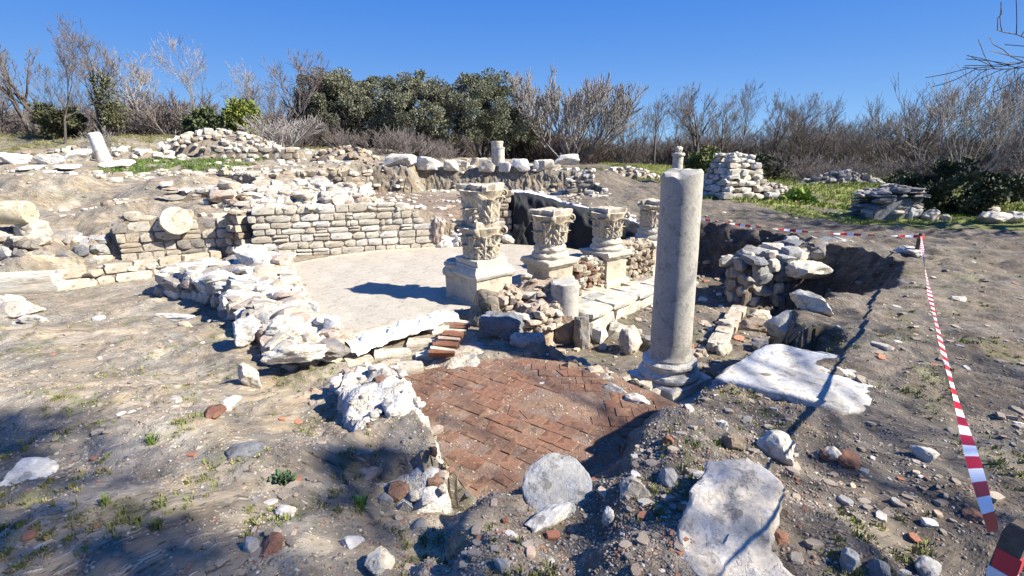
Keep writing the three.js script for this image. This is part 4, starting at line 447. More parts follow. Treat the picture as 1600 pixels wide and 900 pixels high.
{ // black sheet over the earth face
  const T = [[-0.05, 0.56, -12.15], [0.5, 0.53, -12.0], [1.2, 0.36, -11.65], [2.0, 0.20, -11.25], [2.65, 0.04, -10.8], [3.05, -0.1, -10.35]].map((p) => new THREE.Vector3(...p)), B = [[-0.0, -0.60, -11.35], [0.6, -0.61, -11.2], [1.3, -0.61, -10.85], [2.0, -0.62, -10.35], [2.5, -0.64, -10.0], [2.95, -0.66, -9.75]].map((p) => new THREE.Vector3(...p));
  const ct = new THREE.CatmullRomCurve3(T), cb = new THREE.CatmullRomCurve3(B), mk = (v0, v1, nu, nv) => { const pos = [], idx = []; for (let j = 0; j <= nv; j++) for (let i = 0; i <= nu; i++) { const u = i / nu, v = lerp(v0, v1, j / nv), t = ct.getPoint(u), b = cb.getPoint(u); let p; if (v >= 0) { p = t.clone().lerp(b, v); p.y = lerp(t.y, b.y, Math.pow(v, 1.5)); const f = n3(u * 9, v * 2.2, 1) * 0.07 + n3(u * 22, v * 4, 4) * 0.03 + n3(u * 48, v * 9, 4) * 0.012; const out = 0.24 * Math.sin(Math.PI * Math.min(1, v * 1.15 + 0.02)); p.x += f * 0.4 + out * 0.35; p.z += f + out; p.y += f * 0.25 + out * 0.2; } else { p = t.clone(); p.z += v * 0.9; p.x -= v * 0.15; const f = n3(u * 26, v * 6, 6) * 0.03; p.y += 0.035 + f + Math.sin(v * 9) * 0.02; } pos.push(p.x, p.y, p.z); } for (let j = 0; j < nv; j++) for (let i = 0; i < nu; i++) { const q = j * (nu + 1) + i; idx.push(q, q + nu + 1, q + 1, q + 1, q + nu + 1, q + nu + 2); } const g = new THREE.BufferGeometry(); g.setAttribute('position', new THREE.Float32BufferAttribute(pos, 3)); g.setIndex(idx); g.computeVertexNormals(); return boxUV(g, 3); };
  const g = thing('black_sheet', 'black plastic sheet with a folded pale rim, draped over the pit side', 'sheet'); part(g, 'sheet', mk(0, 1, 100, 40), M.black); const e = part(g, 'folded_rim', mk(-0.34, 0.02, 100, 10), mat([0.55, 0.57, 0.60], { side: THREE.DoubleSide, roughness: 0.6 })); e.userData.label = 'pale silvery folded rim';
}
// ---------------------------------------------------------------- far walls and blocks
wall({ name: 'far_wall', label: 'coursed wall with a slit in it left of the dug bank', path: [[-7.2, -14.7], [-6.1, -14.85], [-5.0, -14.9], [-4.4, -15.3]], base: 0.0, top: jag(1.0, 0.05, 6), th: 0.5, seed: 74, course: [0.13, 0.2], len: [0.22, 0.42], set: FAR, mats: [M.limeWarm, M.lime, M.limePale], cap: 1, skip: (s, y, L) => Math.abs(s - L * 0.60) < 0.12 && y > 0.1 });
wall({ name: 'far_wall', label: 'rough wall of white and buff stones in front of the pale fallen branches', path: [[-11.3, -18.8], [-9.8, -19.1], [-8.2, -19.3]], base: 1.02, top: jag(1.68, 0.09, 7), th: 0.7, seed: 75, course: [0.16, 0.26], len: [0.25, 0.55], set: FAR, mats: [M.limePale, M.white, M.limeWarm, M.lime], cap: 0.9 });
wall({ name: 'far_wall', label: 'terraced pale wall above the ashlar wall and the broken wall', path: [[-9.6, -13.6], [-8.0, -13.8], [-6.6, -13.4]], base: 0.35, top: jag(0.98, 0.05, 9), th: 0.8, seed: 76, course: [0.12, 0.2], len: [0.3, 0.6], set: FAR, mats: [M.limePale, M.lime, M.limePale, M.limeWarm], cap: 1.2, jit: 0.05 });
wall({ name: 'far_wall', label: 'low stepped course of long pale stones behind the broken wall', path: [[-8.3, -11.9], [-6.9, -12.2], [-5.7, -12.0]], base: 0.1, top: jag(0.66, 0.06, 11), th: 0.8, seed: 77, course: [0.12, 0.18], len: [0.3, 0.6], set: FAR, mats: [M.limePale, M.lime, M.pink, M.white], cap: 1.6, jit: 0.06 });
rubble({ name: 'rubble_terrace', label: 'terrace of tumbled pale rubble on top of the ashlar wall', category: 'rubble', poly: [[-6.9, -11.0], [-5.4, -10.65], [-3.7, -11.2], [-3.2, -11.6], [-4.2, -12.6], [-5.4, -13.7], [-6.6, -13.1], [-7.2, -12.0]], top: (x, z) => 0.44 - 0.11 * (z + 11) + n2(x * 1.5, z * 1.5) * 0.1, base: 0.1, n: 120, size: [0.2, 0.5], mats: [M.limePale, M.lime, M.limePale, M.white, M.limeWarm, M.pink], seed: 78, core: M.mortar, amp: 0.09, faceRows: 1 });
heap({ name: 'rubble_heap', label: 'heap of small white stones below the ivy clad bushes', category: 'rubble', at: [-12.6, H(-12.6, -21.5) - 0.05, -21.5], rx: 2.6, rz: 1.3, h: 0.85, n: 110, size: [0.16, 0.42], seed: 41, set: FAR });
heap({ name: 'rubble_heap', label: 'earthy rubble mound beside the dark olive trees', category: 'rubble', at: [-7.0, H(-7, -21) - 0.05, -21], rx: 1.5, rz: 1.0, h: 0.7, n: 50, size: [0.12, 0.34], seed: 42, set: FAR, mats: [M.limeWarm, M.brown, M.lime] });
heap({ name: 'rubble_heap', label: 'long band of white stones under the leaning marker stone', category: 'rubble', at: [-16.5, H(-16.5, -19.8) - 0.05, -19.8], rx: 3.6, rz: 0.8, h: 0.4, n: 70, size: [0.16, 0.44], seed: 43, set: FAR, mats: [M.limePale, M.lime, M.white, M.brown] });
const FARB = [ // px, foot py, width px, height px, label: blocks strewn along the back
  [22, 254, 46, 16, 'bulky white block at the far left of the stone row'], [78, 254, 40, 13, 'flat white block left of centre in the far stone row'], [126, 250, 38, 16, 'white block standing close to the leaning marker stone'], [186, 258, 50, 9, 'flat pale slab in front of the dry reed clump'], [270, 244, 26, 10, 'pale block in the green grass behind the terrace'], [52, 263, 40, 6, 'thin kerb stone at the top of the dirt slope'], [110, 262, 46, 6, 'long thin kerb stone in the middle of the dirt slope top']];
FARB.forEach(([px, py, w, h, l], i) => { const p = hit(px, py), k = depth(p) / PX; block('far_block', l, 'stone block', [p[0], p[1] - 0.05, p[2]], [w * k, h * k * 1.25, w * k * 0.6], M.white, 400 + i, [0, 0.3 * i, 0.05], { det: 5, round: 5 }); });
{ const z0 = -19.6; [[625, 264, 46, 20, 'limePale', 'largest squared block at the left end of the bank top'], [668, 262, 40, 16, 'white', 'long fallen beam block second from the left on the bank'], [706, 264, 24, 14, 'limePale', 'squarish block third from the left on the bank'], [727, 264, 16, 13, 'limePale', 'narrow block left of the small column stumps'], [742, 262, 16, 15, 'limeWarm', 'rough buff block just left of the small column stumps'], [760, 265, 27, 17, 'limePale', 'cream squared block directly under the column stumps'], [789, 266, 18, 13, 'white', 'small white block just right of the column stumps'], [813, 265, 28, 16, 'white', 'white block leaning on its neighbour in the middle of the bank'], [838, 266, 12, 14, 'white', 'slim white stone between two bigger blocks on the bank'], [850, 265, 28, 15, 'limePale', 'pale tilted block left of the bank end pier'], [882, 258, 42, 15, 'white', 'long slab on top of the bank end pier'], [868, 266, 16, 9, 'lime', 'small grey block at the foot of the bank end pier']].forEach(([px, py, w, h, m, l], i) => { const p = hit(px, py - 1), z = Math.min(p[2], -18.9), q = [p[0] * z / p[2], 0, z], k = -z / PX * 1.0; q[1] = H(q[0], q[2]); block('bank_block', l, 'stone block', [q[0], q[1] - 0.06, q[2]], [w * k, h * k * 1.15, Math.min(0.9, w * k * 0.7)], M[m], 430 + i, [0.03, rr(R0, -0.3, 0.3), rr(R0, -0.06, 0.06)], { det: 6, round: 8, cuts: 4, rough: 0.05 }); }); }
wall({ name: 'bank_pier', label: 'stepped stone pier ending the dug bank beside the track', path: [[2.0, -17.6], [2.9, -17.5]], base: 0.0, top: (t) => 0.55 + 0.4 * t, th: 1.2, seed: 79, course: [0.13, 0.19], len: [0.25, 0.5], set: FAR, mats: [M.limePale, M.lime, M.white], cap: 1 });
{ const mk = (label, px, py, z, r, h) => { const p = atZ(px, py, z); const y = H(p[0], p[2]) - 0.05; const g = solo('column_stump', lathe([[0, 0], [r, 0], [r, h * 0.9], [r * 1.08, h * 0.93], [r * 1.08, h], [0, h]], 24, 0.008, px), M.limePale, label, 'column stump'); g.position.set(p[0], y, p[2]); };
  mk('taller small column stump behind the bank blocks', 777, 258, -20.8, 0.24, 1.0); mk('shorter small column stump in front of its taller twin on the bank', 780, 262, -20.2, 0.22, 0.78); }
{ const p = [7.2, H(7.2, -19.5), -19.5], q = atZ(1058, 262, -19.5); const g = thing('marker_column', 'small pale pillar with a knob showing above the tall column top', 'column', [q[0], H(q[0], -19.5) - 0.05, -19.5]); part(g, 'shaft', lathe([[0, 0], [0.2, 0], [0.2, 1.05], [0.25, 1.1], [0.25, 1.18], [0.2, 1.2], [0, 1.2]], 24, 0.008, 4), M.limePale); part(g, 'knob', boulderGeo(66, 0.3, 0.3, 0.3, { det: 5 }), M.limePale, [0, 1.16, 0]); }
{ const p = hit(164, 252), g = solo('leaning_marker_stone', lathe([[0, 0], [0.22, 0], [0.23, 0.1], [0.2, 0.5], [0.19, 1.0], [0.14, 1.06], [0, 1.06]], 20, 0.02, 8), M.white, 'white column fragment leaning in front of the dry reed clump', 'column stump'); g.position.set(p[0], p[1] - 0.08, p[2]); g.rotation.z = 0.16; }
// square built stone piles on the right
{ const [cx, cz] = [7.0, -15.6], y = H(cx, cz), g = thing('stone_pile', 'square stacked pile of white stones beside the green bush', 'stone pile', [cx, y - 0.05, cz], 0.25), r = rng(88);
  part(g, 'core', squared([[0.62, -0.2], [0.58, 0.3], [0.36, 0.95]], 0.02, 4), M.mortarDark);
  for (let k = 0, h0 = 0; k < 7; k++) { const hw = 0.92 - 0.085 * k + rr(r, -0.03, 0.03), h = rr(r, 0.13, 0.22); for (let e = 0; e < 4; e++) for (let s = -hw; s < hw - 0.1;) { const l = Math.min(rr(r, 0.22, 0.46), hw - s), c = s + l / 2, d = 0.3, [x, z] = [[c, hw - d / 2], [hw - d / 2, -c], [-c, -hw + d / 2], [-hw + d / 2, c]][e]; addStone(g, r, r() < 0.55 ? LUMP : BLOCK, [M.white, M.limePale, M.limePale, M.white, M.lime], [x + rr(r, -0.07, 0.07), h0 + h / 2 + rr(r, -0.03, 0.03), z + rr(r, -0.07, 0.07)], [l - 0.01, h * rr(r, 0.75, 1.15), d], [rr(r, -0.15, 0.15), e * Math.PI / 2 + rr(r, -0.25, 0.25), rr(r, -0.14, 0.14)]); s += l; } h0 += h; if (k === 6) for (let i = 0; i < 16; i++) addStone(g, r, LUMP, [M.white, M.limePale], [rr(r, -0.42, 0.42), h0 + rr(r, 0, 0.1), rr(r, -0.42, 0.42)], [rr(r, 0.16, 0.3), rr(r, 0.1, 0.18), rr(r, 0.14, 0.24)], [rr(r, -0.3, 0.3), r() * 6, rr(r, -0.3, 0.3)]); }
  heap({ name: 'stone_pile', label: 'tumbled low heap spilling from the square stacked pile', at: [cx + 1.25, H(cx + 1.25, cz + 0.1) - 0.05, cz + 0.2], rx: 0.75, rz: 0.6, h: 0.62, n: 60, size: [0.12, 0.28], seed: 44, mats: [M.lime, M.limePale, M.schist, M.limeWarm] }); }
heap({ name: 'stone_pile', label: 'scattered grey stones under the brown brush beyond the grass', at: [15.0, H(15, -22.3) - 0.05, -22.3], rx: 1.9, rz: 0.8, h: 0.6, n: 60, size: [0.2, 0.46], seed: 45, set: FAR, mats: [M.lime, M.schist, M.limePale, M.marbleGrey] });
heap({ name: 'stone_pile', label: 'long low white wall heap behind the tall column', at: [4.9, H(4.9, -21.5) - 0.05, -21.5], rx: 1.6, rz: 0.6, h: 0.6, n: 70, size: [0.12, 0.32], seed: 46, set: FAR, mats: [M.limePale, M.lime, M.white] });
{ const p = hit(1385, 338), k = depth(p) / PX; wall({ name: 'dry_stone_stack', label: 'dark dry stack of flat schist stones beside the ivy mound', category: 'stone pile', path: [[p[0] - 0.62, p[2]], [p[0] + 0.62, p[2] - 0.1]], base: p[1] - 0.06, top: (t) => p[1] + 0.74 - 0.3 * Math.abs(t - 0.6), th: 0.8, seed: 81, course: [0.08, 0.15], len: [0.25, 0.6], set: LUMP, mats: [M.schist, M.slate, M.lime, M.marbleGrey], jit: 0.08, cap: 1.8, back: true, drop: 0.3, deep: 0.36, core: M.slate }); }
[[1425, 341, 28, 20, 'white', 'white pyramid shaped rock right of the dry stack'], [1452, 342, 34, 16, 'lime', 'cushion shaped buff rock in front of the ivy mound'], [1476, 342, 16, 9, 'limePale', 'small square rock at the foot of the ivy mound'], [1548, 346, 46, 16, 'limePale', 'flat pale block on the mossy verge right of the ivy'], [1583, 347, 30, 17, 'marble', 'rounded rock at the right edge on the mossy verge'], [1540, 335, 34, 14, 'limePale', 'long low block behind the flat verge block']].forEach(([px, py, w, h, m, l], i) => { const p = hit(px, py), k = depth(p) / PX; block('verge_rock', l, 'stone', [p[0], p[1] - 0.06, p[2]], [w * k, h * k * 1.3, w * k * 0.7], M[m], 460 + i, [0, i, 0], { det: 8 }); });

// ---------------------------------------------------------------- barrier tape on stakes
{
  const s1 = [1.235, 0.0, -0.985], s2 = hit(1433, 396), stripes = tex(64, (i) => { const x = i % 64, y = i >> 6; return ((x + y * 0.0) % 64) < 32 ? [0.72, 0.07, 0.10] : [0.93, 0.93, 0.93]; }, true);
  const tm = new THREE.MeshPhysicalMaterial({ map: stripes, roughness: 0.35, side: THREE.DoubleSide });
  { const g = thing('wooden_stake', 'weathered square wooden stake wrapped with red and white tape, close to the camera', 'stake', [1.235, -0.1, -0.985], 0.5); g.rotation.set(0, 0.5, -0.05, 'ZYX'); const w = squared([[0.022, 0], [0.022, 0.77], [0.020, 0.795], [0.016, 0.80]], 0.002, 3); part(g, 'post', w, M.wood); const b = part(g, 'tape_wrap', squared([[0.0235, 0.66], [0.0242, 0.68], [0.0235, 0.72]], 0.0015, 5), mat([0.62, 0.05, 0.06], { roughness: 0.4 })); part(g, 'tape_wrap', squared([[0.0232, 0.63], [0.0240, 0.645], [0.0232, 0.662]], 0.0015, 6), mat([0.8, 0.8, 0.8], { roughness: 0.4 })); }
  { const g = thing('wooden_stake', 'small dark wooden stake at the far bend of the barrier tape', 'stake', [s2[0], s2[1] - 0.1, s2[2]], 0.3); part(g, 'post', squared([[0.028, 0], [0.028, 0.40], [0.02, 0.42]], 0.002, 3), M.wood); part(g, 'tape_wrap', squared([[0.030, 0.33], [0.031, 0.36], [0.030, 0.38]], 0.002, 5), mat([0.62, 0.05, 0.06], { roughness: 0.4 })); }
  const ribbon = (name, label, A, B, sag, tw, width, n = 160) => { const pos = [], uv = [], idx = [], a = new THREE.Vector3(...A), b = new THREE.Vector3(...B), L = a.distanceTo(b), d = b.clone().sub(a).normalize(), side = new THREE.Vector3().crossVectors(d, new THREE.Vector3(0, 1, 0)).normalize(); for (let i = 0; i <= n; i++) { const t = i / n, p = a.clone().lerp(b, t); p.y -= sag * 4 * t * (1 - t); const an = tw(t), o = new THREE.Vector3(0, Math.cos(an), 0).addScaledVector(side, Math.sin(an)).multiplyScalar(width / 2 * (0.75 + 0.25 * Math.sin(t * 31))); for (const s of [-1, 1]) { pos.push(p.x + o.x * s, p.y + o.y * s, p.z + o.z * s); uv.push(t * L / 0.19, s * 0.5 + 0.5); } if (i) { const k = i * 2; idx.push(k - 2, k - 1, k, k - 1, k + 1, k); } } const g = new THREE.BufferGeometry(); g.setAttribute('position', new THREE.Float32BufferAttribute(pos, 3)); g.setAttribute('uv', new THREE.Float32BufferAttribute(uv, 2)); g.setIndex(idx); g.computeVertexNormals(); return solo(name, g, tm, label, 'barrier tape'); };
  ribbon('barrier_tape', 'red and white striped tape running from the near stake to the far stake', [1.225, 0.665, -1.0], [s2[0], s2[1] + 0.27, s2[2]], 0.10, (t) => 0.6 + 0.7 * Math.sin(t * 9) + t * 4, 0.036);
  const e = at(1062, 336, 0.28); ribbon('barrier_tape', 'red and white striped tape running from the far stake along the pit', [s2[0], s2[1] + 0.27, s2[2]], [e[0], 0.28, e[1]], 0.10, (t) => 0.3 + t * 14, 0.05);
  const g = thing('wooden_stake', 'stake carrying the tape end hidden behind the tall column', 'stake', [e[0], H(...e) - 0.1, e[1]]); part(g, 'post', squared([[0.028, 0], [0.028, 0.40], [0.02, 0.42]], 0.002, 3), M.wood);
}
console.log('stones ready');

// ---------------------------------------------------------------- trees and plants
function Tubes() { const pos = [], idx = []; return { add(pts, rad, sides) { const b0 = pos.length / 3, n = pts.length, d = new THREE.Vector3(), a = new THREE.Vector3(), b = new THREE.Vector3(); for (let i = 0; i < n; i++) { d.copy(pts[Math.min(n - 1, i + 1)]).sub(pts[Math.max(0, i - 1)]).normalize(); a.set(d.y, d.z, d.x).cross(d).normalize(); b.crossVectors(d, a); for (let k = 0; k < sides; k++) { const t = k / sides * 6.2832, c = Math.cos(t) * rad[i], s = Math.sin(t) * rad[i], p = pts[i]; pos.push(p.x + a.x * c + b.x * s, p.y + a.y * c + b.y * s, p.z + a.z * c + b.z * s); } if (i) for (let k = 0; k < sides; k++) { const k2 = (k + 1) % sides, p = b0 + (i - 1) * sides, q = b0 + i * sides; idx.push(p + k, p + k2, q + k, p + k2, q + k2, q + k); } } },
  geo() { const g = new THREE.BufferGeometry(); g.setAttribute('position', new THREE.Float32BufferAttribute(pos, 3)); g.setIndex(idx); g.computeVertexNormals(); g.setAttribute('uv', new THREE.Float32BufferAttribute(new Float32Array(pos.length / 3 * 2).map((_, i) => pos[(i >> 1) * 3 + (i & 1)]), 2)); return g; } }; }
function bareTree(seed, { h = 6, stems = 1, fan = 0.15, kids = [7, 6, 5, 4], ang = [0.5, 0.9], up = 0.12, bend = 0.16, r0 = 0.09, ratio = 0.62, low = 0.25, thin = 0.006 } = {}) {
  const r = rng(seed), thick = Tubes(), fine = Tubes(), Y = new THREE.Vector3(0, 1, 0);
  const grow = (p, dir, len, rad, lv) => { const n = [7, 6, 5, 4, 3, 3][lv], pts = [p.clone()], rads = [rad], d = dir.clone(), q = p.clone(); for (let i = 1; i <= n; i++) { d.x += (r() - 0.5) * bend * 2; d.z += (r() - 0.5) * bend * 2; d.y += (r() - 0.5) * bend + up; d.normalize(); q.addScaledVector(d, len / n); pts.push(q.clone()); rads.push(Math.max(thin, rad * (1 - 0.72 * i / n))); } (lv < 2 ? thick : fine).add(pts, rads, [7, 5, 4, 3, 3][lv]);
    if (lv < kids.length) { const m = Math.max(1, Math.round(kids[lv] * rr(r, 0.75, 1.25))); for (let c = 0; c < m; c++) { const t = c === 0 ? 1 : rr(r, lv === 0 ? low : 0.2, 1), k = Math.min(n - 1, Math.floor(t * n)), f = t * n - k, o = pts[k].clone().lerp(pts[k + 1], f), dd = pts[k + 1].clone().sub(pts[k]).normalize(), ax = new THREE.Vector3(r() - 0.5, r() - 0.5, r() - 0.5).cross(dd).normalize(); grow(o, dd.applyAxisAngle(ax, rr(r, ...ang) * (c === 0 ? 0.4 : 1)), len * ratio * rr(r, 0.7, 1.15) * (1.15 - 0.4 * t), Math.max(thin, rads[k] * rr(r, 0.5, 0.72)), lv + 1); } } };
  for (let s = 0; s < stems; s++) { const a = s / stems * 6.283 + r(), f = stems > 1 ? rr(r, 0.3, 1) * fan : fan * 0.4; grow(new THREE.Vector3(Math.cos(a) * 0.12 * (stems > 1 ? 1 : 0), -0.15, Math.sin(a) * 0.12 * (stems > 1 ? 1 : 0)), new THREE.Vector3(Math.cos(a) * f, 1, Math.sin(a) * f).normalize(), h * rr(r, 0.5, 0.66), r0 * rr(r, 0.7, 1.1), 0); }
  return { trunk: thick.geo(), twigs: fine.geo(), h };
}
const T = {
  fan: [1, 2, 3].map((i) => bareTree(500 + i, { h: 5, stems: 8, fan: 1.15, kids: [5, 4, 4], ang: [0.3, 0.75], up: 0.06, bend: 0.15, r0: 0.06, ratio: 0.7, thin: 0.009 })),
  tall: [1, 2, 3].map((i) => bareTree(520 + i, { h: 8, stems: i === 2 ? 2 : 1, fan: 0.3, kids: [7, 5, 4, 4], ang: [0.35, 0.8], up: 0.07, bend: 0.15, r0: 0.15, ratio: 0.66, thin: 0.010 })),
  dome: [1].map((i) => bareTree(540, { h: 8, stems: 16, fan: 1.7, kids: [7, 6, 5], ang: [0.2, 0.6], up: 0.15, bend: 0.13, r0: 0.09, ratio: 0.6, low: 0.3, thin: 0.019 })),
  brush: [1, 2].map((i) => bareTree(560 + i, { h: 2.6, stems: 12, fan: 1.5, kids: [6, 5], ang: [0.3, 0.8], up: 0.05, bend: 0.2, r0: 0.03, ratio: 0.6, thin: 0.010 })),
};
console.log('tree shapes', Object.values(T).flat().map((t) => ((t.trunk.index.count + t.twigs.index.count) / 3) | 0).join(' '));
function putTree(name, label, cat, kind, v, px, z, topPy, mTrunk, mTwig, { turn = 0, lean = 0, wide = 1, group } = {}) { const p = atZ(px, 300, z), y = H(p[0], z), top = atZ(px, topPy - (kind === 'brush' ? 0 : 14), z)[1], t = T[kind][v]; t.trunk.boundingBox || t.trunk.computeBoundingBox(); t.twigs.boundingBox || t.twigs.computeBoundingBox(); const s = (top - y) / Math.max(t.trunk.boundingBox.max.y, t.twigs.boundingBox.max.y); const g = thing(name, label, cat, [p[0], y, z], turn, group); g.scale.set(s * wide, s, s * wide); g.rotation.z = lean; part(g, 'trunk', t.trunk, mTrunk); part(g, 'crown', t.twigs, mTwig); return g; }
const GR = 'bare trees along the back of the site', BT = 'bare_tree', BS = 'bare_shrub';
putTree(BT, 'broad dome shaped bare tree right of the dark olives', 'tree', 'dome', 0, 890, -36, 122, M.barkPale, M.twigPale, { wide: 1.5 });
[[1018, -37, 150, 0, 0.3, 'upright bare tree first right of the dome shaped one'], [1085, -40, 142, 1, 1.4, 'slender bare tree behind the knobbed pillar'], [1150, -36, 134, 2, 2.2, 'tallest bare tree above the green bush'], [1198, -38, 150, 0, 4.1, 'bare tree right of the tallest one above the green bush'], [1050, -42, 152, 2, 5.0, 'thin bare tree between the upright one and the slender one'], [1122, -44, 150, 0, 0.9, 'bare tree just left of the tallest one'], [1228, -45, 158, 1, 2.9, 'last tall bare tree before the brown fan thicket'], [1420, -34, 150, 1, 3.3, 'bare tree rising behind the leaning fan shrub'], [1540, -30, 122, 2, 1.9, 'bare tree rising behind the wide fan shrub']].forEach(([px, z, t, v, a, l]) => putTree(BT, l, 'tree', 'tall', v, px, z, t, M.bark, M.twig, { turn: a, wide: 0.9, group: GR }));
[[1250, -38, 158, 0, 'brown fan shaped thicket tree above the far grass edge'], [1300, -39, 182, 1, 'low brown fan shrub in the dip of the tree line'], [1345, -35, 180, 2, 'dark fan shrub above the scattered grey stones'], [1392, -32, 148, 0, 'fan shrub left of the large pinkish one'], [1440, -28, 124, 1, 'leaning fan shrub behind the dry stack'], [1500, -20, 112, 2, 'large pinkish many stemmed shrub growing out of the ivy mound'], [1562, -22, 96, 0, 'wide fan shrub right of the ivy mound'], [1606, -25, 100, 1, 'fan shrub cut by the right edge of the picture'], [1655, -23, 90, 2, 'shrub reaching in from beyond the right edge'], [975, -41, 165, 2, 'fan shrub between the dome tree and the upright tree'], [1115, -43, 175, 0, 'low fan shrub behind the green bush'], [1215, -44, 178, 1, 'fan shrub behind the thicket edge of the far grass'], [38, -33, 138, 1, 'brown fan shrub in the undergrowth at the far left edge'], [140, -34, 128, 2, 'brown fan shrub behind the leaning trunk at the left'], [262, -35, 150, 0, 'low fan shrub left of the red roof'], [205, -36, 140, 1, 'fan shrub showing behind the ivy clad tall tree'], [430, -35, 132, 2, 'grey fan shrub left of the olive group']].forEach(([px, z, t, v, l], i) => putTree(BS, l, 'shrub', 'fan', v, px, z, t, i === 5 ? M.barkPale : M.bark, i === 5 ? M.twigPale : [M.twig, M.twigDark][i % 2], { turn: i * 1.1, lean: px > 1380 ? -0.1 : 0, group: 'bare shrubs along the back of the site' }));
[[20, -31, 118, 0, 'twig', 0, 'bare tree at the far left edge'], [80, -29, 48, 1, 'twig', 0.10, 'bare twin stemmed tree left of the ivy clad trunk'], [120, -25, 44, 2, 'twig', 0.25, 'bare tree with a long leaning trunk above the white row'], [178, -27, 32, 0, 'twig', 0, 'tall bare tree with ivy climbing its trunk'], [235, -30, 80, 1, 'twigPale', 0, 'bare pale tree between the ivy clad trunk and the pointed pale tree'], [322, -28, 62, 2, 'twigPale', 0, 'pale grey bare tree with a pointed crown'], [415, -33, 104, 0, 'twigPale', 0, 'faint bare tree left of the olive trees'], [474, -31, 82, 1, 'twig', -0.03, 'bare tree next to the leftmost olive']].forEach(([px, z, t, v, m, lean, l], i) => putTree(BT, l, 'tree', 'tall', v, px, z, t, m === 'twigPale' ? M.barkPale : M.bark, M[m], { turn: i * 1.7, lean, group: GR }));
[[175, -19, 195, 0, 'twigPale', 'dry reed like clump behind the leaning marker stone'], [452, -23, 172, 1, 'twigPale', 'tangle of pale fallen branches left of the olives']].forEach(([px, z, t, v, m, l], i) => putTree('dry_brush', l, 'brush', 'brush', v, px, z, t, M.barkPale, M[m], { turn: i, wide: i ? 1.5 : 0.8 }));
{ // the woods behind: one mass of far shrubs and brush
  const r = rng(600); for (const [nm, key, m, n, z0, z1, hh] of [['distant_thicket', 'fan', M.twig, 110, -46, -64, [0.55, 0.85]], ['distant_underwood', 'brush', M.twigDark, 460, -36, -58, [0.8, 1.35]]]) { const t = T[key][0], g = mergeGeometries([t.trunk, t.twigs]), im = new THREE.InstancedMesh(g, m, n), o = new THREE.Object3D(); let k = 0; while (k < n) { const z = rr(r, z0, z1), x = rr(r, -1.25, 1.25) * -z; if (x > 6 && x < 25 && z > -44) continue; const s = rr(r, ...hh) * (x < -5 ? 0.85 : 1); o.position.set(x, H(x, z) - 0.1, z); o.rotation.y = r() * 6.3; o.scale.set(s * 1.25, s, s * 1.25); o.updateMatrix(); im.setMatrixAt(k++, o.matrix); } im.name = nm; scene.add(im); tag(im, nm === 'distant_thicket' ? 'far mass of bare brown woodland closing the horizon' : 'low dark underwood in front of the far woodland', 'woodland', null, 'stuff'); }
  { const im = new THREE.InstancedMesh(mergeGeometries([T.brush[0].trunk, T.brush[0].twigs]), M.twig, 120), o = new THREE.Object3D(); for (let k = 0; k < 120; k++) { const z = rr(r, -27, -38), x = rr(r, 0.12, 1.2) * z; o.position.set(x, H(x, z) - 0.1, z); o.rotation.y = r() * 6.3; const s = rr(r, 0.6, 1.25) * (x > -12 ? 0.7 : 1); o.scale.set(s * 1.2, s, s * 1.2); o.updateMatrix(); im.setMatrixAt(k, o.matrix); } im.name = 'leafless_undergrowth'; scene.add(im); tag(im, 'brown leafless undergrowth beneath the trees at the left', 'undergrowth', null, 'stuff'); }
  const im = new THREE.InstancedMesh(mergeGeometries([T.brush[1].trunk, T.brush[1].twigs]), M.twig, 60), o = new THREE.Object3D(); for (let k = 0; k < 60; k++) { const t = r(), x = lerp(14, 27, t) + rr(r, -1, 1), z = lerp(-24, -17.5, t) + rr(r, -2, 2) - 1; o.position.set(x, H(x, z) - 0.1, z); o.rotation.y = r() * 6.3; const s = rr(r, 0.35, 0.75); o.scale.set(s * 1.4, s, s * 1.4); o.updateMatrix(); im.setMatrixAt(k, o.matrix); } im.name = 'dry_bramble'; scene.add(im); tag(im, 'tangled dry brambles on the bank behind the dry stack and ivy', 'brambles', null, 'stuff');
}
// leafy crowns: many small leaves gathered in clumps
function leafCrown(seed, clumps, per, size, base, vary = 0.35, elong = 2.2) {
  const r = rng(seed), n = clumps.length * per, pos = new Float32Array(n * 18), col = new Float32Array(n * 18), a = new THREE.Vector3(), b = new THREE.Vector3(), c = new THREE.Vector3(), up = new THREE.Vector3(); let k = 0;
  for (const [cx, cy, cz, cr] of clumps) { const tint = 1 + (r() - 0.5) * vary; for (let i = 0; i < per; i++) { a.set(r() - 0.5, r() - 0.5, r() - 0.5).normalize(); const q = cr * Math.pow(r(), 0.42); c.set(cx + a.x * q, cy + a.y * q * 0.85, cz + a.z * q); b.set(r() - 0.5, r() - 0.3, r() - 0.5).addScaledVector(a, 0.5).normalize(); up.set(r() - 0.5, r() - 0.5, r() - 0.5).cross(b).normalize(); const s = size * rr(r, 0.6, 1.3), w = s / elong / 2; const p = [[0, 0], [0.5 * s, w], [s, 0], [0, 0], [s, 0], [0.5 * s, -w]]; const v = tint * (1 + (r() - 0.5) * 0.5); for (const [l, x] of p) { pos[k] = c.x + b.x * l + up.x * x; pos[k + 1] = c.y + b.y * l + up.y * x; pos[k + 2] = c.z + b.z * l + up.z * x; col[k] = base[0] * v; col[k + 1] = base[1] * v; col[k + 2] = base[2] * v * (0.9 + r() * 0.2); k += 3; } } }
  const g = new THREE.BufferGeometry(); g.setAttribute('position', new THREE.BufferAttribute(pos, 3)); g.setAttribute('color', new THREE.BufferAttribute(col, 3)); g.computeVertexNormals(); return g;
}
const leafMat = new THREE.MeshPhysicalMaterial({ color: 0xffffff, vertexColors: true, roughness: 0.75, side: THREE.DoubleSide, transmission: 0.0 });
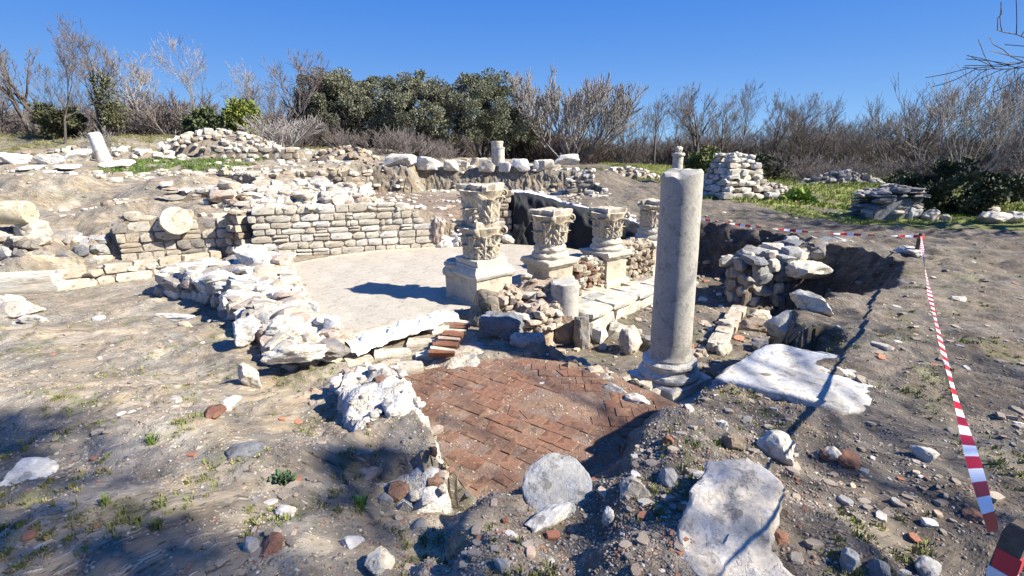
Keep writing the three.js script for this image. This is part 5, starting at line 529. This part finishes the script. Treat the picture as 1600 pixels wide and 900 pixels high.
function clumpsIn(seed, n, rx, ry, rz, cy, cr, low = -0.75) { const r = rng(seed), o = []; while (o.length < n) { const x = rr(r, -1, 1), y = rr(r, low, 1), z = rr(r, -1, 1), q = x * x + y * y + z * z; if (q > 1 || q < 0.12) continue; const bump = 1 + 0.22 * n3(x * 2 + seed, y * 2, z * 2); o.push([x * rx * bump, cy + y * ry * bump, z * rz * bump, rr(r, 0.6, 1.15) * cr]); } return o; }
function leafyTree(name, label, px, z, topPy, wide, seed, color, per = 480) { const p = atZ(px, 300, z), y = H(p[0], z), h = atZ(px, topPy, z)[1] - y, g = thing(name, label, 'tree', [p[0], y, z], 0, 'olive trees behind the bank'), bt = bareTree(seed, { h: h * 0.95, stems: 3, fan: 0.6, kids: [5, 4], ang: [0.4, 0.8], up: 0.04, bend: 0.2, r0: 0.16, ratio: 0.55, thin: 0.02 }); part(g, 'trunk', mergeGeometries([bt.trunk, bt.twigs]), M.bark); const cl = [...clumpsIn(seed, 72, wide * 1.05, h * 0.40, wide * 0.9, h * 0.50, h * 0.115, -0.98), ...clumpsIn(seed + 1, 16, wide * 0.55, h * 0.18, wide * 0.5, h * 0.80, h * 0.10)]; part(g, 'crown', leafCrown(seed, cl, per, 0.135, color), leafMat); return g; }
const OL = [0.145, 0.15, 0.095];
leafyTree('olive_tree', 'tall rounded olive at the left end of the dark tree group', 540, -33, 104, 2.5, 701, OL);
leafyTree('olive_tree', 'olive second from the left in the dark tree group', 603, -34, 120, 2.5, 702, [0.13, 0.137, 0.085]);
leafyTree('olive_tree', 'broad olive in the middle of the dark tree group', 668, -33, 112, 2.8, 703, OL);
leafyTree('olive_tree', 'tallest olive at the right end of the dark tree group', 755, -34, 106, 2.6, 704, [0.13, 0.14, 0.085]);
leafyTree('olive_tree', 'low olive leaning out beside the dome shaped bare tree', 798, -36, 165, 1.9, 705, [0.105, 0.115, 0.07], 340);
leafyTree('olive_tree', 'low olive filling in at the left foot of the tree group', 505, -36, 160, 1.9, 706, [0.10, 0.115, 0.07], 340);
function leafBush(name, label, px, py, z, rx, ry, seed, color, n, per, size) { const p = atZ(px, py, z), y = H(p[0], z), g = thing(name, label, 'bush', [p[0], y, z]); const bt = bareTree(seed, { h: ry * 1.6, stems: 5, fan: 0.9, kids: [4, 3], r0: 0.03, thin: 0.006 }); part(g, 'stems', mergeGeometries([bt.trunk, bt.twigs]), M.bark); part(g, 'foliage', leafCrown(seed, clumpsIn(seed, n, rx, ry, rx * 0.8, ry * 0.9, ry * 0.32), per, size, color, 0.5, 1.6), leafMat); return g; }
leafBush('evergreen_bush', 'round yellow green bush behind the square stacked pile', 1105, 262, -22, 0.95, 0.72, 711, [0.10, 0.12, 0.03], 50, 130, 0.14);
leafBush('evergreen_bush', 'darker low bush right of the round one behind the pile', 1172, 264, -26, 1.4, 0.7, 712, [0.055, 0.065, 0.03], 40, 110, 0.16);
leafBush('ivy_mound', 'dark glossy ivy mound around the pinkish shrub', 1480, 335, -12.6, 1.5, 0.62, 713, [0.038, 0.052, 0.022], 80, 170, 0.10);
leafBush('ivy_bush', 'bright yellow green ivy column beside the leaning pale tree', 381, 205, -26, 0.62, 1.35, 714, [0.15, 0.18, 0.03], 44, 130, 0.16);
leafBush('ivy_bush', 'dark ivy bush at the foot of the pointed pale tree', 335, 215, -26, 1.3, 1.0, 715, [0.065, 0.085, 0.03], 50, 120, 0.17);
leafBush('ivy_bush', 'tall narrow ivy growth wrapped round the tall bare tree', 178, 200, -26.8, 0.42, 1.55, 716, [0.085, 0.092, 0.038], 26, 90, 0.13);
leafBush('ivy_bush', 'low olive green bush in the undergrowth at the left', 95, 210, -27, 1.3, 0.9, 717, [0.075, 0.08, 0.035], 40, 110, 0.17);
{ // far roof seen through the trees
  const p = atZ(312, 194, -46), y = H(p[0], -46) - 0.4, g = thing('distant_house', 'small house with a red tiled roof among the left trees', 'house', [p[0], y, -46], 0.3); part(g, 'wall', new THREE.BoxGeometry(1.5, 2.5, 2.6), M.lime, [0, 1.2, 0]); const s = new THREE.Shape([[-1.5, 0], [1.5, 0], [0, 0.8]].map((q) => new THREE.Vector2(...q))), rg = new THREE.ExtrudeGeometry(s, { depth: 1.8, bevelEnabled: false }); rg.translate(0, 0, -0.9); rg.rotateY(Math.PI / 2); part(g, 'roof', boxUV(rg.deleteAttribute('uv')), M.brickA, [0, 2.45, 0]); }
// trees outside the frame whose branches shade the near ground
{ const cast = (label, x, z, h, seed, o = {}, ivy = []) => { const t = bareTree(seed, { h, stems: 2, fan: 0.35, kids: [9, 6, 4], ang: [0.4, 0.95], up: 0.03, bend: 0.16, r0: 0.26, ratio: 0.66, thin: 0.02, ...o }), g = thing('bare_tree', label, 'tree', [x, H(x, z) - 0.05, z], 0, 'bare trees beside the photographer'); part(g, 'trunk', t.trunk, M.bark); part(g, 'crown', t.twigs, M.twigDark); if (ivy.length) part(g, 'ivy', leafCrown(seed, ivy, 170, 0.13, [0.05, 0.065, 0.03], 0.4, 1.4), leafMat); return g; };
  cast('bare ivy hung tree behind the photographer that shades the left soil', 7.9, 2.2, 10.5, 801, {}, [[-0.36, 8.5, -1.16, 0.62], [-0.2, 9.0, -1.6, 0.55], [-0.63, 8.0, -1.06, 0.6], [-0.2, 9.5, -1.85, 0.4], [-0.1, 8.0, -1.2, 0.4], [-0.5, 9.3, -2.3, 0.35], [0.1, 8.2, -0.6, 0.5], [-1.2, 9.0, -0.5, 0.5], [0.9, 8.2, -2.1, 0.32], [-0.9, 9.8, -1.1, 0.45], [0.3, 6.6, -0.7, 0.4], [-0.1, 5.0, -0.7, 0.5]]); cast('second bare tree behind the photographer, farther off', 10.6, 3.4, 12, 802); cast('bare tree beyond the right edge with twigs hanging into the sky corner', 12.7, -8.9, 7.4, 805, { up: 0.02, low: 0.4, thin: 0.009, r0: 0.15, bend: 0.34, kids: [9, 7, 6] }); }
// ---------------------------------------------------------------- grass, weeds, pebbles
function tuftGeo(seed, n, h, spread, w = 0.008) { const r = rng(seed), pos = []; for (let i = 0; i < n; i++) { const a = r() * 6.283, q = r() * spread, x = Math.cos(a) * q, z = Math.sin(a) * q, l = h * rr(r, 0.5, 1.1), dx = Math.cos(a + r()) * l * rr(r, 0.2, 0.7), dz = Math.sin(a + r()) * l * rr(r, 0.2, 0.7), wx = -Math.sin(a) * w, wz = Math.cos(a) * w; pos.push(x - wx, -0.01, z - wz, x + wx, -0.01, z + wz, x + dx * 0.45 + wx * 0.8, l * 0.65, z + dz * 0.45 + wz * 0.8, x - wx, -0.01, z - wz, x + dx * 0.45 + wx * 0.8, l * 0.65, z + dz * 0.45 + wz * 0.8, x + dx * 0.45 - wx * 0.8, l * 0.65, z + dz * 0.45 - wz * 0.8, x + dx * 0.45 - wx * 0.8, l * 0.65, z + dz * 0.45 - wz * 0.8, x + dx * 0.45 + wx * 0.8, l * 0.65, z + dz * 0.45 + wz * 0.8, x + dx, l * 0.9, z + dz); } const g = new THREE.BufferGeometry(); g.setAttribute('position', new THREE.Float32BufferAttribute(pos, 3)); g.computeVertexNormals(); return g; }
const grassMat = mat([1, 1, 1], { side: THREE.DoubleSide, roughness: 0.8 });
function scatter(name, label, cat, geo, m, n, sample, tint, seed) { const r = rng(seed), im = new THREE.InstancedMesh(geo, m, n), o = new THREE.Object3D(), c = new THREE.Color(); let k = 0, tries = 0; while (k < n && tries++ < n * 60) { const s = sample(r); if (!s) continue; o.position.set(s.x, s.y ?? H(s.x, s.z) + (s.dy ?? 0), s.z); o.rotation.set(s.rx ?? 0, r() * 6.283, s.rz ?? 0); o.scale.set(...(s.s.length ? s.s : [s.s, s.s, s.s])); o.updateMatrix(); im.setMatrixAt(k, o.matrix); im.setColorAt(k, c.setRGB(...tint(r, s))); k++; } im.count = k; im.name = name; scene.add(im); tag(im, label, cat, null, 'stuff'); console.log(name, k); return im; }
scatter('meadow_grass', 'sunlit yellow green meadow grass and verge moss', 'grass', tuftGeo(901, 12, 0.13, 0.10, 0.009), grassMat, 15000, (r) => { const d = r(), z = -10.6 - 34 * d * d, x = rr(r, 5, 30); if (x > -z * 1.15 + 3 || r() > grassy(x, z)) return null; return { x, z, s: rr(r, 0.35, 1.2) * (z > -12.5 ? 0.45 : 1) }; }, (r) => { const v = rr(r, 0.6, 1.25); return r() < 0.22 ? [0.28 * v, 0.26 * v, 0.09 * v] : [0.21 * v, 0.26 * v, 0.04 * v]; }, 902);
scatter('upland_grass', 'short green grass among the far left stones', 'grass', tuftGeo(903, 12, 0.12, 0.11, 0.009), grassMat, 9000, (r) => { const z = rr(r, -15, -34), x = rr(r, -32, 8); if (x < z * 1.15 || r() > grassy(x, z)) return null; return { x, z, s: rr(r, 0.4, 1.2) }; }, (r, s) => { const v = rr(r, 0.6, 1.3); return s.z > -20 ? [0.10 * v, 0.16 * v, 0.03 * v] : [0.17 * v, 0.16 * v, 0.06 * v]; }, 904);
const clear = (x, z) => polyDist(POLY.brick, x, z) > 0.0 && polyDist(POLY.grey, x, z) > 0.05;
scatter('ground_cover', 'tiny weeds sprouting in patches on the bare soil', 'weeds', tuftGeo(905, 10, 0.022, 0.03, 0.0035), grassMat, 2600, (r) => { const z = -1 - 9 * r() * r(), x = rr(r, -1.15, 1.15) * (-z + 0.6); if (!clear(x, z) || n2(x * 1.1 + 31, z * 1.1) * 0.6 + n2(x * 7, z * 7) * 0.4 < 0.3) return null; return { x, z, s: rr(r, 0.5, 1.3) }; }, (r) => { const v = rr(r, 0.6, 1.3); return r() < 0.35 ? [0.26 * v, 0.23 * v, 0.10 * v] : [0.17 * v, 0.19 * v, 0.05 * v]; }, 906);
const pebTint = (r) => { const t = r(), v = rr(r, 0.7, 1.25); return t < 0.66 ? [0.30 * v, 0.25 * v, 0.195 * v] : t < 0.76 ? [0.52 * v, 0.49 * v, 0.43 * v] : t < 0.84 ? [0.34 * v, 0.145 * v, 0.085 * v] : t < 0.92 ? [0.22 * v, 0.21 * v, 0.20 * v] : [0.44 * v, 0.33 * v, 0.24 * v]; };
const pebMat = mat([1, 1, 1], { bumpMap: stoneBump, bumpScale: 0.004 }), pebGeo = stoneGeo(910, 2, 3, 0.12), chipGeo = stoneGeo(911, 2, 6, 0.08);
const slopePeb = (x, z) => sstep(0.5, -0.2, polyDist([[-0.2, -1.2], [0.0, -2.2], [0.5, -2.6], [1.2, -3.1], [1.9, -2.6], [1.0, -1.9], [0.8, -1.1]], x, z));
scatter('gravel', 'small gravel and clods strewn over the near soil', 'gravel', pebGeo, pebMat, 75000, (r) => { const z = -0.9 - 4.6 * r() * Math.sqrt(r()), x = rr(r, -1.2, 1.2) * (-z + 0.5); if (!clear(x, z) || r() > 0.32 + 0.4 * n2(x * 1.8, z * 1.8) + slopePeb(x, z)) return null; const w = 0.003 + 0.012 * Math.pow(r(), 4); return { x, z, dy: w * 0.05, s: [w * 1.2, w * rr(r, 0.5, 0.9), w], rx: rr(r, -0.4, 0.4) }; }, pebTint, 912);
scatter('stone_chips', 'stone chips and brick crumbs scattered over the whole site', 'rubble', chipGeo, pebMat, 6000, (r) => { const z = -1.0 - 12 * Math.pow(r(), 1.6), x = rr(r, -1.2, 1.2) * (-z + 0.3); if (!clear(x, z) || r() > 0.25 + 0.5 * n2(x * 0.9 + 8, z * 0.9) + 0.5 * slopePeb(x, z)) return null; const w = 0.008 + 0.034 * Math.pow(r(), 5) * (1 - z * 0.09); return { x, z, dy: w * 0.08, s: [w * 1.5, w * rr(r, 0.3, 0.6), w], rx: rr(r, -0.3, 0.3) }; }, pebTint, 914);
scatter('pit_debris', 'fallen rubble on the floor and sides of the trenches', 'rubble', chipGeo, pebMat, 900, (r) => { const x = rr(r, -0.5, 5.8), z = rr(r, -3.6, -10.6); if (Math.min(polyDist(POLY.lower, x, z), polyDist(POLY.trench, x, z), polyDist(POLY.hole, x, z)) > 0.25) return null; const w = 0.015 + 0.11 * Math.pow(r(), 4); return { x, z, dy: w * 0.1, s: [w * 1.3, w * rr(r, 0.4, 0.8), w], rx: rr(r, -0.4, 0.4) }; }, pebTint, 915);
scatter('back_rubble', 'small pale rubble strewn over the far terraces', 'rubble', chipGeo, pebMat, 2600, (r) => { const x = rr(r, -20, 3), z = rr(r, -10.5, -26); if (polyDist(POLY.grey, x, z) < 0.1 || r() > 0.4 + 0.6 * n2(x * 0.5, z * 0.5) || x < z * 1.1) return null; const w = 0.04 + 0.2 * Math.pow(r(), 4); return { x, z, dy: w * 0.1, s: [w * 1.4, w * rr(r, 0.4, 0.7), w] }; }, (r) => { const v = rr(r, 0.7, 1.1); return r() < 0.8 ? [0.58 * v, 0.53 * v, 0.44 * v] : [0.3 * v, 0.24 * v, 0.18 * v]; }, 916);
scatter('floor_grit', 'grit and brick crumbs on the tiled floor', 'grit', pebGeo, pebMat, 2600, (r) => { const x = rr(r, -1.5, 1.7), z = rr(r, -2.6, -5.2); if (polyDist(POLY.brick, x, z) > -0.04) return null; const w = 0.004 + 0.016 * Math.pow(r(), 3); return { x, z, y: -0.762, s: [w * 1.3, w * 0.7, w] }; }, pebTint, 917);
function weed(name, label, px, py, h, c, leafy) { const p = hit(px, py), g = leafy ? leafCrown(px, clumpsIn(px, 12, h * 0.9, h * 0.3, h * 0.8, h * 0.3, h * 0.35), 26, h * 0.5, c, 0.4, 1.8) : tuftGeo(px, 70, h, h * 0.5, 0.0028); const m = solo(name, g, leafy ? leafMat : mat(c, { side: THREE.DoubleSide }), label, 'plant'); m.position.set(p[0], p[1], p[2]); return m; }
weed('grass_tuft', 'bright green grass tuft below the mortar stub', 564, 792, 0.075, [0.11, 0.24, 0.03]); weed('grass_tuft', 'green tuft alone in the middle of the left soil', 237, 692, 0.075, [0.12, 0.19, 0.03]); weed('leafy_weed', 'dark bluish green weed right of the lone tuft', 444, 748, 0.06, [0.06, 0.10, 0.045], true); weed('leafy_weed', 'small yellow green weed clump in the far grass by the spilled heap', 1245, 318, 0.42, [0.16, 0.24, 0.03], true); weed('grass_tuft', 'little pale tuft at the lower left soil', 165, 787, 0.05, [0.17, 0.21, 0.05]); weed('grass_tuft', 'little tuft under the lone tuft near the lower left', 245, 825, 0.05, [0.15, 0.18, 0.05]);

scene.traverse((o) => { if (o.isMesh) { o.castShadow = true; o.receiveShadow = true; } });
let tris = 0, parts = 0; scene.traverse((o) => { if (o.isMesh) { parts++; const g = o.geometry; tris += (g.index ? g.index.count : g.attributes.position.count) / 3; } }); console.log('meshes', parts, 'triangles', tris | 0);
renderer.render(scene, camera);
